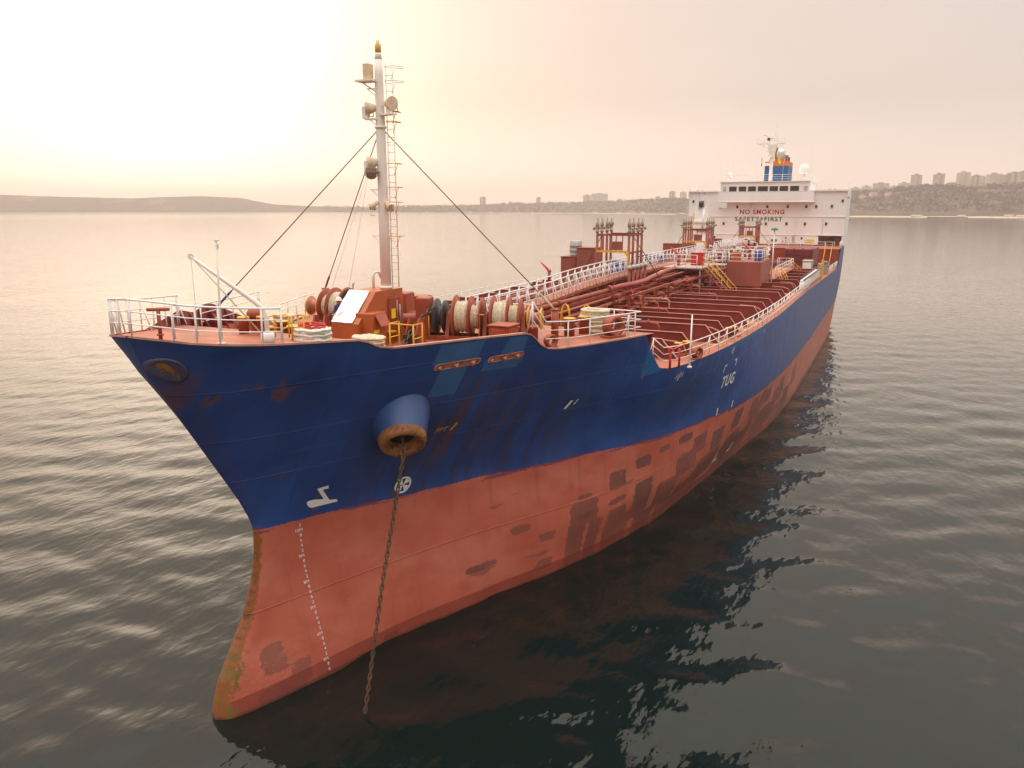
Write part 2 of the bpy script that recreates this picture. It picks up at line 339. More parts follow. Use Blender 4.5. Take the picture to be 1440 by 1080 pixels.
class NX:
    """small helper to write node expressions"""
    def __init__(s, name, rough=.5):
        s.m = bpy.data.materials.new(name); s.m.use_nodes = True; s.N = s.m.node_tree.nodes; s.L = s.m.node_tree.links
        s.b = s.N['Principled BSDF']; s.b.inputs['Roughness'].default_value = rough
        s.tc = s.N.new('ShaderNodeTexCoord').outputs['Object']
    def _in(s, sock, v):
        if isinstance(v, (int, float)): sock.default_value = v
        elif isinstance(v, (tuple, list)): sock.default_value = (*v, 1) if len(sock.default_value) == 4 and len(v) == 3 else v
        else: s.L.new(v, sock)
    def math(s, op, a, b=0., c=None):
        n = s.N.new('ShaderNodeMath'); n.operation = op; s._in(n.inputs[0], a); s._in(n.inputs[1], b)
        if c is not None: s._in(n.inputs[2], c)
        return n.outputs[0]
    def mul(s, a, b): return s.math('MULTIPLY', a, b)
    def add(s, a, b): return s.math('ADD', a, b)
    def ss(s, v, a, b):
        """smooth 0..1 between a and b (a > b falls)"""
        n = s.N.new('ShaderNodeMapRange'); n.interpolation_type = 'SMOOTHSTEP'; s._in(n.inputs[0], v)
        if a < b: n.inputs[1].default_value, n.inputs[2].default_value, n.inputs[3].default_value, n.inputs[4].default_value = a, b, 0, 1
        else: n.inputs[1].default_value, n.inputs[2].default_value, n.inputs[3].default_value, n.inputs[4].default_value = b, a, 1, 0
        return n.outputs[0]
    def win(s, v, a, b, e=.1): return s.mul(s.ss(v, a-e, a+e), s.ss(v, b+e, b-e))
    def mix(s, f, a, b):
        n = s.N.new('ShaderNodeMix'); n.data_type = 'RGBA'; s._in(n.inputs['Factor'], f); s._in(n.inputs['A'], a); s._in(n.inputs['B'], b)
        return n.outputs['Result']
    def attr(s, name):
        n = s.N.new('ShaderNodeAttribute'); n.attribute_name = name; return n.outputs['Fac']
    def vec(s, x, y, z=0.):
        n = s.N.new('ShaderNodeCombineXYZ'); s._in(n.inputs[0], x); s._in(n.inputs[1], y); s._in(n.inputs[2], z); return n.outputs[0]
    def map(s, v, sc, loc=(0,0,0)):
        n = s.N.new('ShaderNodeMapping'); s.L.new(v, n.inputs[0]); n.inputs['Scale'].default_value = sc; n.inputs['Location'].default_value = loc; return n.outputs[0]
    def noise(s, v, scale=1., detail=4., rough=.5):
        n = s.N.new('ShaderNodeTexNoise'); s.L.new(v, n.inputs[0]); n.inputs['Scale'].default_value = scale; n.inputs['Detail'].default_value = detail; n.inputs['Roughness'].default_value = rough
        return n.outputs[0]
    def scale(s, col, f):
        n = s.N.new('ShaderNodeVectorMath'); n.operation = 'SCALE'; s._in(n.inputs[0], col); s._in(n.inputs['Scale'], f); return n.outputs[0]
    def bump(s, h, strength, dist):
        n = s.N.new('ShaderNodeBump'); n.inputs['Strength'].default_value = strength; n.inputs['Distance'].default_value = dist; s.L.new(h, n.inputs['Height']); s.L.new(n.outputs[0], s.b.inputs['Normal'])
    def done(s, col, rough=None):
        s._in(s.b.inputs['Base Color'], col)
        if rough is not None: s._in(s.b.inputs['Roughness'], rough)
        return s.m

# ---------------------------------------------------------------- hull paint
def hull_paint():
    x = NX('hull_paint', .42); x.b.inputs['Specular IOR Level'].default_value = .35; Y, Z, Hh, E_, T = (x.attr(k) for k in ('hy', 'hz', 'hbnd', 'hedge', 'hT'))
    P = x.vec(Y, Z, 0.); Pv = x.map(P, (1, .12, 1)); Ph = x.map(P, (.12, 1, 1))
    n1 = x.noise(P, .55, 6); nv = x.noise(Pv, 1.6, 6, .6); nf = x.noise(P, 4., 6, .65); nh = x.noise(Ph, 2.4, 4); nl = x.noise(P, .16, 3)
    # blue topsides
    blue = x.mix(x.ss(n1, .3, .7), (.018,.054,.205), (.027,.080,.28))
    chalk_haze = x.mul(x.ss(Y, 30, 68), x.ss(nv, .25, .75))
    blue = x.mix(x.mul(chalk_haze, .75), blue, (.085,.115,.19))  # paler grey-blue aft: chalky paint plus haze and sheen put into the colour
    blue = x.mix(x.mul(x.mul(x.win(Y, 47, 63, 4), x.ss(nv, .52, .7)), .5), blue, (.19,.20,.22))
    scuf = x.ss(x.noise(x.map(P, (.13, 2.6, 1), (4, 9, 0)), 1.5, 6, .62), .60, .70); blue = x.mix(x.mul(scuf, .28), blue, (.11,.14,.24))
    blue = x.mix(x.mul(x.ss(x.noise(x.map(P, (1, .09, 1), (8, 3, 0)), 1.1, 6, .65), .50, .72), .22), blue, (.035,.034,.055))
    edgeb = x.mul(x.ss(x.add(E_, x.mul(nf, -1.3)), -.25, -.33), x.ss(Y, 27, 29)); blue = x.mix(x.mul(edgeb, .9), blue, (.010,.11,.28))
    # dirt and rust
    dirt = x.mul(x.mul(x.win(Y, 6, 15.5, 2.5), x.ss(Hh, 5.6, 3.0)), x.ss(nv, .38, .62)); blue = x.mix(x.mul(dirt, .55), blue, (.045,.030,.026))
    st = x.mul(x.mul(x.win(Y, 6.8, 11.8, .8), x.win(Z, 7.0, 11.1, .5)), x.ss(x.noise(x.map(P, (1, .07, 1)), 2.6, 5), .50, .66)); blue = x.mix(x.mul(st, .7), blue, (.12,.045,.022))
    r1 = x.mul(x.mul(x.win(Y, -.7, 2.0, .3), x.win(Z, 11.05, 11.75, .2)), x.ss(x.noise(x.map(P, (1, .45, 1)), 2.1, 6, .6), .52, .58)); blue = x.mix(x.mul(r1, .85), blue, (.20,.065,.02))
    r2 = x.mul(x.ss(x.noise(x.map(P, (1, .4, 1), (3.3, 1.7, 0)), 1.5, 7, .6), .655, .70), x.ss(Y, 20, 0)); blue = x.mix(x.mul(r2, .7), blue, (.16,.055,.025))
    r3 = x.mul(x.win(Y, -1.3, -.35, .12), x.mul(x.win(Z, 9.0, 12.2, .6), x.ss(nv, .35, .6))); blue = x.mix(x.mul(r3, .7), blue, (.20,.065,.03))
    e2 = x.mul(x.ss(x.add(E_, x.mul(nv, -.9)), -.22, -.34), x.ss(Y, 21, 18)); blue = x.mix(x.mul(e2, .35), blue, (.035,.10,.21))
    # plate seams: faint pale lines parallel to the sheer
    for zz in (11.62, 9.75, 8.1):
        ln = x.mul(x.win(x.add(Z, x.mul(Y, -.012)), zz-.012, zz+.012, .012), x.ss(n1, .35, .6)); blue = x.mix(x.mul(ln, .35), blue, (.15,.15,.2))
    # antifouling
    red = x.mix(x.ss(n1, .3, .7), (.43,.092,.052), (.50,.125,.075))
    red = x.mix(x.mul(x.ss(nv, .5, .75), .45), red, (.31,.082,.04))
    red = x.mix(x.mul(x.ss(Y, 25, 70), .45), red, (.34,.15,.11))
    red = x.mix(x.mul(x.ss(x.noise(x.map(P, (.5, .9, 1), (1, 7, 0)), .5, 5, .6), .48, .66), .4), red, (.56,.19,.13)); red = x.mix(x.mul(x.ss(x.noise(x.map(P, (.14, 3., 1), (2, 4, 0)), 1.3, 6, .62), .62, .70), .35), red, (.24,.075,.05))
    # repair patches: ragged blocks of darker coating (signed distance stored on the mesh)
    pd = x.attr('hpatch'); rag = x.add(x.mul(x.math('SUBTRACT', nf, .5), .18), x.mul(x.math('SUBTRACT', x.noise(x.map(P, (.25, 2.2, 1)), 2.0, 4), .5), .38))
    pm = x.mul(x.ss(x.add(pd, rag), -.012, .022), x.ss(x.noise(P, 1.1, 4), .12, .36)); pm = x.mul(pm, x.add(.55, x.mul(x.ss(nl, .35, .65), .4)))
    red = x.mix(pm, red, (.150,.060,.050))
    sm = x.mul(x.ss(x.noise(x.map(P, (.35, 1.5, 1), (9, 2, 0)), 1.1, 5), .64, .67), x.mul(x.win(Z, .5, 4.5, .4), x.ss(Y, 4, 8))); red = x.mix(x.mul(sm, .55), red, (.15,.055,.045))
    # scratches near the forefoot
    sc = x.mul(x.win(x.noise(x.map(P, (.8, 2.2, 1), (5, 5, 0)), 1.6, 6, .7), .497, .503, .004), x.mul(x.win(Y, .4, 3.2, .4), x.win(Z, .2, 1.9, .3))); red = x.mix(x.mul(sc, .7), red, (.55,.38,.22))
    slime = x.ss(x.add(Z, x.mul(nf, .16)), .20, .10); red = x.mix(x.mul(slime, .0), red, (.05,.035,.015))
    wet = x.ss(x.add(Z, x.add(x.mul(nh, .10), x.mul(x.ss(Y, 3, 40), .1))), .64, .60); red = x.mix(x.mul(slime, .65), x.mix(x.mul(wet, .62), red, (.16,.022,.016)), (.045,.028,.014))
    # boundary, with ragged violet overlap
    nb = x.add(x.mul(x.math('SUBTRACT', nh, .5), .34), x.mul(x.math('SUBTRACT', nf, .5), .16)); hh = x.add(Hh, nb)
    col = x.mix(x.ss(hh, -.012, .012), red, blue)
    fr = x.mul(x.win(x.add(Hh, x.mul(nb, 1.7)), -.10, .06, .01), x.ss(x.noise(Ph, 3.4, 3), .44, .5)); col = x.mix(x.mul(fr, .7), col, (.11,.030,.095))
    drip = x.mul(x.ss(x.noise(x.map(P, (1, .05, 1)), 2.2, 4), .56, .68), x.win(Hh, -1.7, .3, .5)); col = x.mix(x.mul(x.mul(drip, x.win(Y, 8, 25, 3)), .2), col, (.17,.055,.025))
    # stem: rust, weed
    tn = x.add(T, x.mul(x.math('SUBTRACT', nf, .5), .5))
    sr = x.mul(x.ss(tn, .25, .14), x.win(Z, .3, 6.0, .35)); col = x.mix(x.mul(sr, .9), col, (.25,.080,.012))
    sd = x.mul(x.mul(x.ss(tn, .20, .10), x.win(Z, 1.0, 5.2, .5)), x.ss(nf, .45, .6)); col = x.mix(x.mul(sd, .8), col, (.10,.045,.012))
    wd = x.mul(x.mul(x.ss(tn, .55, .35), x.ss(Z, 2.4, 1.6)), x.ss(x.noise(x.map(P, (1, .5, 1), (2, 8, 0)), 5., 6, .7), .49, .54)); col = x.mix(wd, col, (.17,.10,.02))
    s2 = x.mul(x.ss(tn, .55, .35), x.ss(Z, 6.1, 8)); col = x.mix(x.mul(s2, .3), col, (.06,.05,.12))
    dent = x.noise(x.map(P, (1.15, .32, 1)), 1.0, 3, .6); seam = x.mul(x.win(x.math('FRACT', x.mul(Y, .145)), .49, .51, .008), .35)
    for zz in (11.62, 9.75, 8.1, 3.1): seam = x.add(seam, x.mul(x.win(x.add(Z, x.mul(Y, -.012)), zz-.02, zz+.02, .02), .35))
    x.bump(x.add(x.add(dent, x.mul(n1, .6)), seam), .8, .06)
    return x.done(col, x.add(.38, x.mul(nf, .2)))
M['hull'] = hull_paint()

ship = thing('tanker_ship', (0, 0, 0), 'long blue and red tanker at anchor, white NO SMOKING deckhouse at its stern', 'ship')
def build_hull():
    Ts = [0,.04,.1,.18,.28,.4,.55,.72]+list(np.arange(.9, 28.01, .16))+list(np.arange(28.3, 60, .3))+list(np.arange(60, 153.1, 1.6))
    NR = 70; cols = []
    for T in Ts:
        a, b = 8., 14.
        f = lambda z: z-ztop(y_of(T, z))
        for _ in range(40):
            m = (a+b)/2
            if f(m) > 0: b = m
            else: a = m
        zt = (a+b)/2; v = np.linspace(0, 1, NR); zs = -3+v*(zt+3)
        cols.append((T, zs, zt))
    T_ = np.concatenate([np.full(NR, c[0]) for c in cols]); Z_ = np.concatenate([c[1] for c in cols]); B_ = bgrid(T_, Z_)
    Y_ = np.array([y_of(t, z) for t, z in zip(T_, Z_)]); ZT = np.concatenate([np.full(NR, c[2]) for c in cols])
    n = len(Ts); V = np.concatenate([np.stack([B_, Y_, Z_], 1), np.stack([-B_, Y_, Z_], 1)])
    F = []; o = n*NR
    for i in range(n-1):
        for j in range(NR-1):
            a, b, c, d = i*NR+j, (i+1)*NR+j, (i+1)*NR+j+1, i*NR+j+1
            F.append((a, b, c, d)); F.append((o+d, o+c, o+b, o+a))
    for j in range(NR-1): F.append(((n-1)*NR+j, o+(n-1)*NR+j, o+(n-1)*NR+j+1, (n-1)*NR+j+1))
    PR = np.array([(16.1,17.8,2.07,3.28),(16.0,17.1,-.5,2.13),(17.3,18.2,-.5,2.1),(18.6,19.8,3.35,4.29),(18.6,19.9,2.56,2.81),(18.6,20.1,1.65,2.25),(18.6,20.7,-.5,1.75),(20.6,22.2,1.07,3.21),(21.2,23.2,-.5,1.18),(20.6,21.9,3.97,4.54),(22.8,25.1,1.07,2.58),(23.7,26.2,-.5,1.13),(24.6,27.2,2.34,3.57),(25.6,29.7,-.5,1.55),(27.7,31.8,.7,2.59),(30.0,32.6,-.5,.52),(32.3,35.3,-.5,1.93),(29.5,31.6,2.68,4.0),(32.9,36.3,1.01,2.67),(35.1,38,-.5,1.04),(36.2,39.7,.46,2.16),(22.7,23.7,4.34,4.72),(24.7,26.3,4.26,4.77),(14.4,15.3,1.84,2.23),(14.3,15.3,.37,.92),(16.6,17.5,3.4,3.63),(1.6,2.5,.9,1.9),(1.2,2.9,-.5,.5),(6.5,7.2,-.5,.35),(38,41,2.2,3.6),(41,45,.2,2.6),(46,50,1.8,3.2),(47,53,-.5,1.5),(2.6,3.3,.2,1.0),(40,42.5,3.0,4.2),(42.6,44.4,2.9,4.0),(37.2,39.6,3.2,4.3),(33.2,35.0,3.1,4.4),(41.5,44.2,1.1,2.4),(45,47.5,.6,2.4),(48.2,51,2.2,3.6),(51.6,55,.4,2.2),(55.6,59,1.6,3.2),(26.6,28.4,3.2,4.3),(13.0,13.9,2.6,3.0),(10.6,12.2,1.5,1.8)])
    PD = np.full(Y_.shape, -9.)
    for a_, b_, c_, d_ in PR: PD = np.maximum(PD, np.minimum(np.minimum(Y_-a_, b_-Y_)*.8, np.minimum(Z_-c_, d_-Z_)))
    PD = np.clip(PD, -1, 1)
    me = bpy.data.meshes.new('hull'); me.from_pydata(V.tolist(), [], F); me.materials.append(M['hull'])
    for nm, arr in (('hy', Y_), ('hz', Z_), ('hbnd', Z_-np.array([zbound(y) for y in Y_])), ('hedge', ZT-Z_), ('hT', T_), ('hpatch', PD)):
        at = me.attributes.new(nm, 'FLOAT', 'POINT'); at.data.foreach_set('value', np.concatenate([arr, arr]).astype(np.float32))
    me.polygons.foreach_set('use_smooth', [True]*len(me.polygons))
    o_ = bpy.data.objects.new('hull', me); COL.objects.link(o_); put(o_, ship)
    return cols
hull_cols = build_hull()

# cap rail along the top edge, bulwark inside, decks
FD = 11.45           # forecastle deck
MD = 9.5             # main deck
def edge(y, side=1, inset=0., dz=0.):
    z = ztop(y); return Vector((side*max(0., hb(y, z)-inset), y, z+dz))
def edge_run(y0, y1, n):
    return list(np.linspace(y0, y1, n))
def strip(mb, ysq, fa, fb, m=0, side=1):
    A = [fa(y, side) for y in ysq]; B = [fb(y, side) for y in ysq]; k = len(ysq)
    mb.add(A+B, [(i, i+1, k+i+1, k+i) for i in range(k-1)], m)
capmat = mat('edge_primer', (.50,.22,.16), .55, var=.2, scale=2.5, rust=.15)
yF = [-1.83,-1.78,-1.7,-1.5,-1.1,-.6,0,.6,1.2,2,2.8,3.55,3.9,4.4,5,6,7,8,9,10,10.5,10.8,11.1,11.5,12,12.6,14,15,16,17,17.7]
mb = MB()
for sd in (1, -1):
    strip(mb, yF, lambda y, s: edge(y, s, -.03, .012), lambda y, s: edge(y, s, .16, .012), 0, sd)
    strip(mb, yF, lambda y, s: edge(y, s, -.03, .012), lambda y, s: edge(y, s, -.03, -.05), 0, sd)
mb.build('cap_rail', capmat, ship, fix=False)
for sd in (1, -1):
    mb = MB()
    strip(mb, yF[11:24], lambda y, s: edge(y, s, .16, .01), lambda y, s: Vector((s*max(.1, hb(y, FD)-.16), y, FD)), 0, sd)
    for y in np.arange(4.6, 10.5, .75):     # bulwark stays
        e = edge(y, sd, .2); q = hb(y, FD)-.2; mb.prism([(q, 0), (q-.7, 0), (abs(e.x), e.z-FD-.03)], lambda u, v, t, e=e, sd=sd: (sd*u, e.y+t, FD+v), -.01, .01, 0)
    mb.build('bulwark', M['equip'], ship, fix=False)
def deck_sheet(name, yseq, zf, inset, m):
    mb = MB(); A = [Vector((hb(y, zf(y))-inset, y, zf(y))) for y in yseq]; B = [Vector((-a.x, a.y, a.z)) for a in A]
    C = [Vector((0, a.y, a.z+.03)) for a in A]; k = len(A)
    mb.add(B+C+A, [(i, k+i, k+i+1, i+1) for i in range(k-1)]+[(k+i, 2*k+i, 2*k+i+1, k+i+1) for i in range(k-1)], 0)
    return mb.build(name, m, ship, fix=False)
yB = [-1.84,-1.8,-1.72,-1.6,-1.4,-1.1,-.6,0,.6,1.2,2,2.8,3.5,3.9]
deck_sheet('bow_platform', yB, lambda y: ztop(y)-.02, .02, M['deck'])
deck_sheet('forecastle_deck', [-.2,.3,1,2,3,4,6,8,10,12,14,16,18,18.6], lambda y: FD, .05, M['deck'])
deck_sheet('main_deck', [17.8,18.5,19.5,20.5,22,25,28,32,37,43,50,60,75,90,108.2], lambda y: md(y)-.01, .02, M['deck'])
deck_sheet('poop_deck', [108,115,122,130,137,144,150], lambda y: 11.42, .05, M['deck'])
for a_, b_, y_, z0_, z1_ in ((hb(18.6, 9.6)-.05, hb(18.4, 11.4)-.05, 18.6, 9.2, FD), (hb(3.9, FD-.2)-.3, hb(3.9, 12.8)-.35, 3.9, FD-.2, 12.84), (12.33, 12.33, 108.1, 8.4, 11.42)):
    mb = MB(); mb.add([(-a_, y_, z0_), (a_, y_, z0_), (b_, y_, z1_), (-b_, y_, z1_)], [(0,1,2,3)]); mb.build('deck_bulkhead', M['equip'], ship, fix=False)
# ---------------------------------------------------------------- water, shore, haze
WX, WY = 19.46, -16.94
def build_water():
    rs = [2.]; 
    while rs[-1] < 6500: rs.append(rs[-1]*1.0105+.02)
    rs = np.array(rs); az = np.concatenate([np.arange(-50, 110, .25), np.arange(110, 310, 4.)]); az = np.radians(az)
    nr, na = len(rs), len(az)
    Rr, A = np.meshgrid(rs, az, indexing='ij'); X = WX-Rr*np.sin(A); Y = WY+Rr*np.cos(A); Zz = np.zeros_like(X)
    g = np.random.default_rng(5)
    for k in range(44):
        lam = float(np.exp(g.uniform(math.log(.9), math.log(6.5)))); th = math.radians(112+g.normal(0, 34)); ph = g.uniform(0, 6.28); amp = .0035*lam**.85
        cell = np.maximum(Rr*math.radians(.25), Rr*.0105+.02); fade = np.clip(1.3-cell*2.6/lam, 0, 1)
        Zz += amp*fade*np.sin((X*math.cos(th)+Y*math.sin(th))*2*math.pi/lam+ph+.8*np.sin(X*.05*k**.5+Y*.043+k))
    V = np.stack([X.ravel(), Y.ravel(), Zz.ravel()], 1); V = np.concatenate([V, [[WX, WY, 0]]])
    i, j = np.meshgrid(np.arange(nr-1), np.arange(na), indexing='ij'); jn = (j+1) % na
    Q = np.stack([i*na+j, i*na+jn, (i+1)*na+jn, (i+1)*na+j], -1).reshape(-1, 4)
    T = [(nr*na, (q+1) % na, q) for q in range(na)]
    me = bpy.data.meshes.new('water'); nq = len(Q); me.vertices.add(len(V)); me.vertices.foreach_set('co', V.ravel())
    me.loops.add(nq*4); me.loops.foreach_set('vertex_index', Q[:, ::-1].ravel()); me.polygons.add(nq)
    me.polygons.foreach_set('loop_start', np.arange(nq)*4); me.polygons.foreach_set('use_smooth', [True]*nq); me.update(calc_edges=True); me.validate()
    x = NX('sea_water', .02); P = x.tc
    b = x.b; b.inputs['IOR'].default_value = 1.333; b.inputs['Specular IOR Level'].default_value = .5
    mp = x.map(P, (1, .55, 1)); mp.node.inputs['Rotation'].default_value = (0, 0, R(22))
    n1 = x.noise(mp, .9, 2, .4); n2 = x.noise(mp, 2.8, 2, .4); n3 = x.noise(x.map(P, (1,1,1), (7,3,0)), .06, 2)
    h = x.add(x.mul(n1, .9), x.mul(n2, .30))
    gn = x.N.new('ShaderNodeNewGeometry').outputs['Position']
    dist = x.N.new('ShaderNodeVectorMath'); dist.operation = 'LENGTH'; x.L.new(gn, dist.inputs[0])
    far = x.ss(dist.outputs['Value'], 150., 2600.)
    bp = x.N.new('ShaderNodeBump'); bp.inputs['Distance'].default_value = .135; x.L.new(h, bp.inputs['Height'])
    x.L.new(x.mul(x.math('SUBTRACT', 1.0, x.mul(far, .6)), x.add(.45, x.mul(n3, .5))), bp.inputs['Strength']); x.L.new(bp.outputs[0], b.inputs['Normal'])
    me.materials.append(x.done((.0045,.010,.008), x.add(.02, x.mul(far, .12))))
    o = bpy.data.objects.new('water', me); COL.objects.link(o); o['kind'] = 'structure'
build_water()
# ---------------------------------------------------------------- far shore (bearings measured from the camera's heading, clockwise, in tangent units k)
def far_pt(px, dist, z=0.):
    k = (px-720)/1127.; a = PSI-math.atan(k); return Vector((WX-dist*math.sin(a), WY+dist*math.cos(a), z))
SHORE = [(-4200,5900),(-500,5200),(0,4400),(360,4350),(470,4100),(540,3700),(700,3500),(800,3300),(900,2950),(960,2650),(1100,2200),(1200,2020),(1300,1950),(1440,1930),(2000,1800),(3400,2100)]
TOPY = [(-4200,284),(-1500,274),(-500,270),(-200,272),(0,274.5),(60,276.5),(120,278),(190,279.5),(230,277.6),(290,276.5),(340,279),(362,283.5),(385,287.5),(430,290),(500,291.5),(560,291),(640,289.8),(720,288),(800,286),(880,283.5),(940,281),(1000,279),(1100,275),(1190,268.5),(1260,265),(1330,262.5),(1440,261),(2000,258),(3400,266)]
def shore(px): return pl(SHORE, px)
RIDGE = 330.
def ridge_h(px):
    D = shore(px)+RIDGE; c = math.cos(math.atan((px-720)/1127.)); return max(2., CAMZ+(294.5-pl(TOPY, px))/1127.*D*c)
PROF = [(-30,-.9),(0,.02),(10,.05),(26,.07),(40,.14),(90,.30),(160,.52),(240,.80),(330,1.0),(600,1.02),(1200,1.0)]
def land_z(px, off):
    h = ridge_h(px); n = mnoise.noise(Vector((px*.013, off*.008, 1.3)))*.16+mnoise.noise(Vector((px*.05, off*.02, 4.)))*.06
    f = pl(PROF, off)
    if off <= 0: return -3.
    if off < 30: return .5+off*.07
    return h*f*(1+n*(1-f if f < 1 else 0)*1.6)+.5
def build_land():
    offs = [-30,0,4,10,20,30,42,60,85,110,140,170,200,240,280,330,420,600,1200]
    pxs = np.concatenate([np.arange(-4200, -500, 50), np.arange(-500, 0, 12), np.arange(0, 1450, 4), np.arange(1452, 2000, 12), np.arange(2000, 3400, 40)])
    V = []; F = []
    for px in pxs:
        D = shore(px)+6*mnoise.noise(Vector((px*.03, 0, 9)))
        for o in offs: V.append(tuple(far_pt(px, D+o, -3. if o < 0 else (.02 if o == 0 else land_z(px, o)))))
    k = len(offs)
    for i in range(len(pxs)-1):
        for j in range(k-1): F.append((i*k+j, (i+1)*k+j, (i+1)*k+j+1, i*k+j+1))
    me = bpy.data.meshes.new('land'); me.from_pydata(V, [], F)
    x = NX('land_earth', .9); z = x.N.new('ShaderNodeSeparateXYZ'); x.L.new(x.tc, z.inputs[0]); zz = z.outputs[2]
    n = x.noise(x.tc, .02, 5, .6); n2 = x.noise(x.tc, .006, 4)
    soil = x.mix(x.ss(n, .35, .65), (.05,.031,.024), (.095,.062,.046)); soil = x.mix(x.mul(x.ss(n2, .60, .68), .6), soil, (.28,.21,.15))
    sand = x.mix(x.ss(x.noise(x.tc, .05, 3), .35, .65), (.60,.48,.34), (.46,.36,.26))
    me.materials.append(x.done(x.mix(x.ss(x.add(zz, x.mul(n, 1.5)), 3.2, 3.8), sand, soil)))
    o = bpy.data.objects.new('land', me); COL.objects.link(o); o['kind'] = 'structure'
build_land()
def leafmat(name, c1, c2, sc):
    x = NX(name, .9); n = x.noise(x.tc, sc, 4, .6); return x.done(x.mix(x.ss(n, .35, .65), c1, c2))
M['wood'] = leafmat('bare_woodland', (.030,.017,.015), (.080,.048,.037), .03)
M['everg'] = leafmat('evergreen_leaves', (.022,.032,.026), (.045,.055,.04), .2)
M['trunk'] = mat('bark', (.09,.06,.045), .9, scale=2)
def clump(mb, c, r, h, g, n=5, m=0):
    """a ragged crown of leaf faces round c"""
    P = []; F = []
    for i in range(n):
        q = g.normal(0, .45, 3); q /= max(1., np.linalg.norm(q)*1.05); ctr = np.array(c)+q*np.array((r, r, h*.5))+np.array((0, 0, h*.5))
        s = r*g.uniform(.35, .65); o = len(P)
        a = g.uniform(0, 6.28); 
        for t in range(5): P.append(ctr+np.array((math.cos(a+t*1.257)*s*g.uniform(.6,1.1), math.sin(a+t*1.257)*s*g.uniform(.6,1.1), g.uniform(-.25,.2)*s)))
        P.append(ctr+np.array((g.uniform(-.2,.2)*s, g.uniform(-.2,.2)*s, s*g.uniform(.6,1.1)))); P.append(ctr-np.array((0, 0, s*.5)))
        for t in range(5): F.append((o+t, o+(t+1) % 5, o+5)); F.append((o+(t+1) % 5, o+t, o+6))
    mb.add(P, F, m)
def build_woods():
    g = np.random.default_rng(11)
    mb = MB(); 
    for i in range(5200):       # right-hand hillside
        px = g.uniform(940, 1500) if i % 8 else g.uniform(1500, 1900); off = 42+290*g.uniform(0, 1)**.85
        if mnoise.noise(Vector((px*.02, off*.02, 7.7))) < -.33: continue
        z = land_z(px, off); s = g.uniform(2.0, 4.4)*(1.25 if off > 270 else 1); clump(mb, far_pt(px, shore(px)+off, z-1.), s, s*1.7, g, 4)
    o = mb.build('woodland', M['wood'], fix=False); tag(o, kind='stuff', label='leafless brown woodland on the hillside right of the deckhouse')
    mb = MB()
    for i in range(3600):       # low wooded shore in the middle
        px = g.uniform(455, 965); off = 36+330*g.uniform(0, 1); dens = .35 if px < 560 else 1
        if g.uniform() > dens: continue
        z = land_z(px, off); s = g.uniform(2.6, 5.5); clump(mb, far_pt(px, shore(px)+off, z-1.), s, s*1.8, g, 4)
    o = mb.build('woodland', M['wood'], fix=False); tag(o, kind='stuff', label='low brown woodland along the middle shore')
    mb = MB()
    for i in range(900):        # scrub on the far cape
        px = g.uniform(-400, 480); off = 36+300*g.uniform(0, 1); z = land_z(px, off); s = g.uniform(3, 6); clump(mb, far_pt(px, shore(px)+off, z-2.), s, s, g, 3)
    o = mb.build('woodland', M['wood'], fix=False); tag(o, kind='stuff', label='scrub on the hazy cape at the left')
    # dark evergreens one can tell apart
    def tree(h, r):
        t = thing('evergreen_tree', (0,0,0), 'dark evergreen tree standing out of the brown hillside', 'tree', 'dark evergreens on the hillside')
        mb = MB()
        for k in range(9):
            f = k/8; rr = r*(1.05-f*.8); mb2 = rr
            for q in range(3): 
                a = g.uniform(0, 6.28); clump(mb, (math.cos(a)*rr*.5, math.sin(a)*rr*.5, h*(.12+.78*f)), rr*.75, rr*.9, g, 3)
        put(mb.build('crown', M['everg'], fix=False), t)
        b = MB(); b.tube([(0,0,-1.5),(0,0,h*.5),(0,0,h*.9)], [.45,.3,.08], 6); put(b.build('trunk', M['trunk']), t); return t
    protos = [tree(11, 3.0), tree(9, 3.6), tree(13, 3.2)]
    first = [True]*3
    spots = [(1204,215,0),(1215,230,2),(1237,240,2),(1296,250,1),(1302,180,0),(1306,140,1),(1308,120,0),(1318,285,1),(1327,270,0),(1331,160,1),(1338,175,0),(1344,150,1),(1362,250,0),(1368,240,1),(1374,110,0),(1380,95,1),(1396,180,0),(1402,205,1),(1404,290,0),(1412,150,1),(1420,285,1),(1425,275,0),(1433,120,0),(1290,200,1),(1313,215,0),(1355,90,1),(1388,265,0),(1270,265,1),(1256,250,0),(1438,230,2)]
    for px, off, k in spots:
        p = far_pt(px, shore(px)+off, land_z(px, off)-.3)
        if first[k]: t = protos[k]; t.location = p; t.rotation_euler.z = g.uniform(0, 6); first[k] = False
        else: copy_tree(protos[k], p, g.uniform(0, 6))
build_woods()

def bmat(name, col, win): 
    x = NX(name, .7); n = x.noise(x.tc, .15, 4); br = x.N.new('ShaderNodeTexBrick'); s = x.N.new('ShaderNodeSeparateXYZ'); x.L.new(x.tc, s.inputs[0])
    x.L.new(x.vec(x.add(s.outputs[0], s.outputs[1]), s.outputs[2], 0.), br.inputs[0])
    br.inputs['Scale'].default_value = 1; br.inputs['Brick Width'].default_value = 3.4; br.inputs['Row Height'].default_value = 2.9; br.inputs['Mortar Size'].default_value = .75; br.inputs['Mortar Smooth'].default_value = 0; br.offset = 0
    br.inputs['Color1'].default_value = (*win, 1); br.inputs['Color2'].default_value = (win[0]*2.2, win[1]*2.1, win[2]*2, 1); br.inputs['Mortar'].default_value = (*col, 1)
    return x.done(x.scale(br.outputs[0], x.add(.8, x.mul(n, .4))))
BM = [bmat('concrete_flats', (.46,.40,.36), (.12,.10,.10)), bmat('pale_flats', (.62,.56,.50), (.16,.13,.12)), bmat('brown_flats', (.34,.27,.24), (.10,.08,.08))]
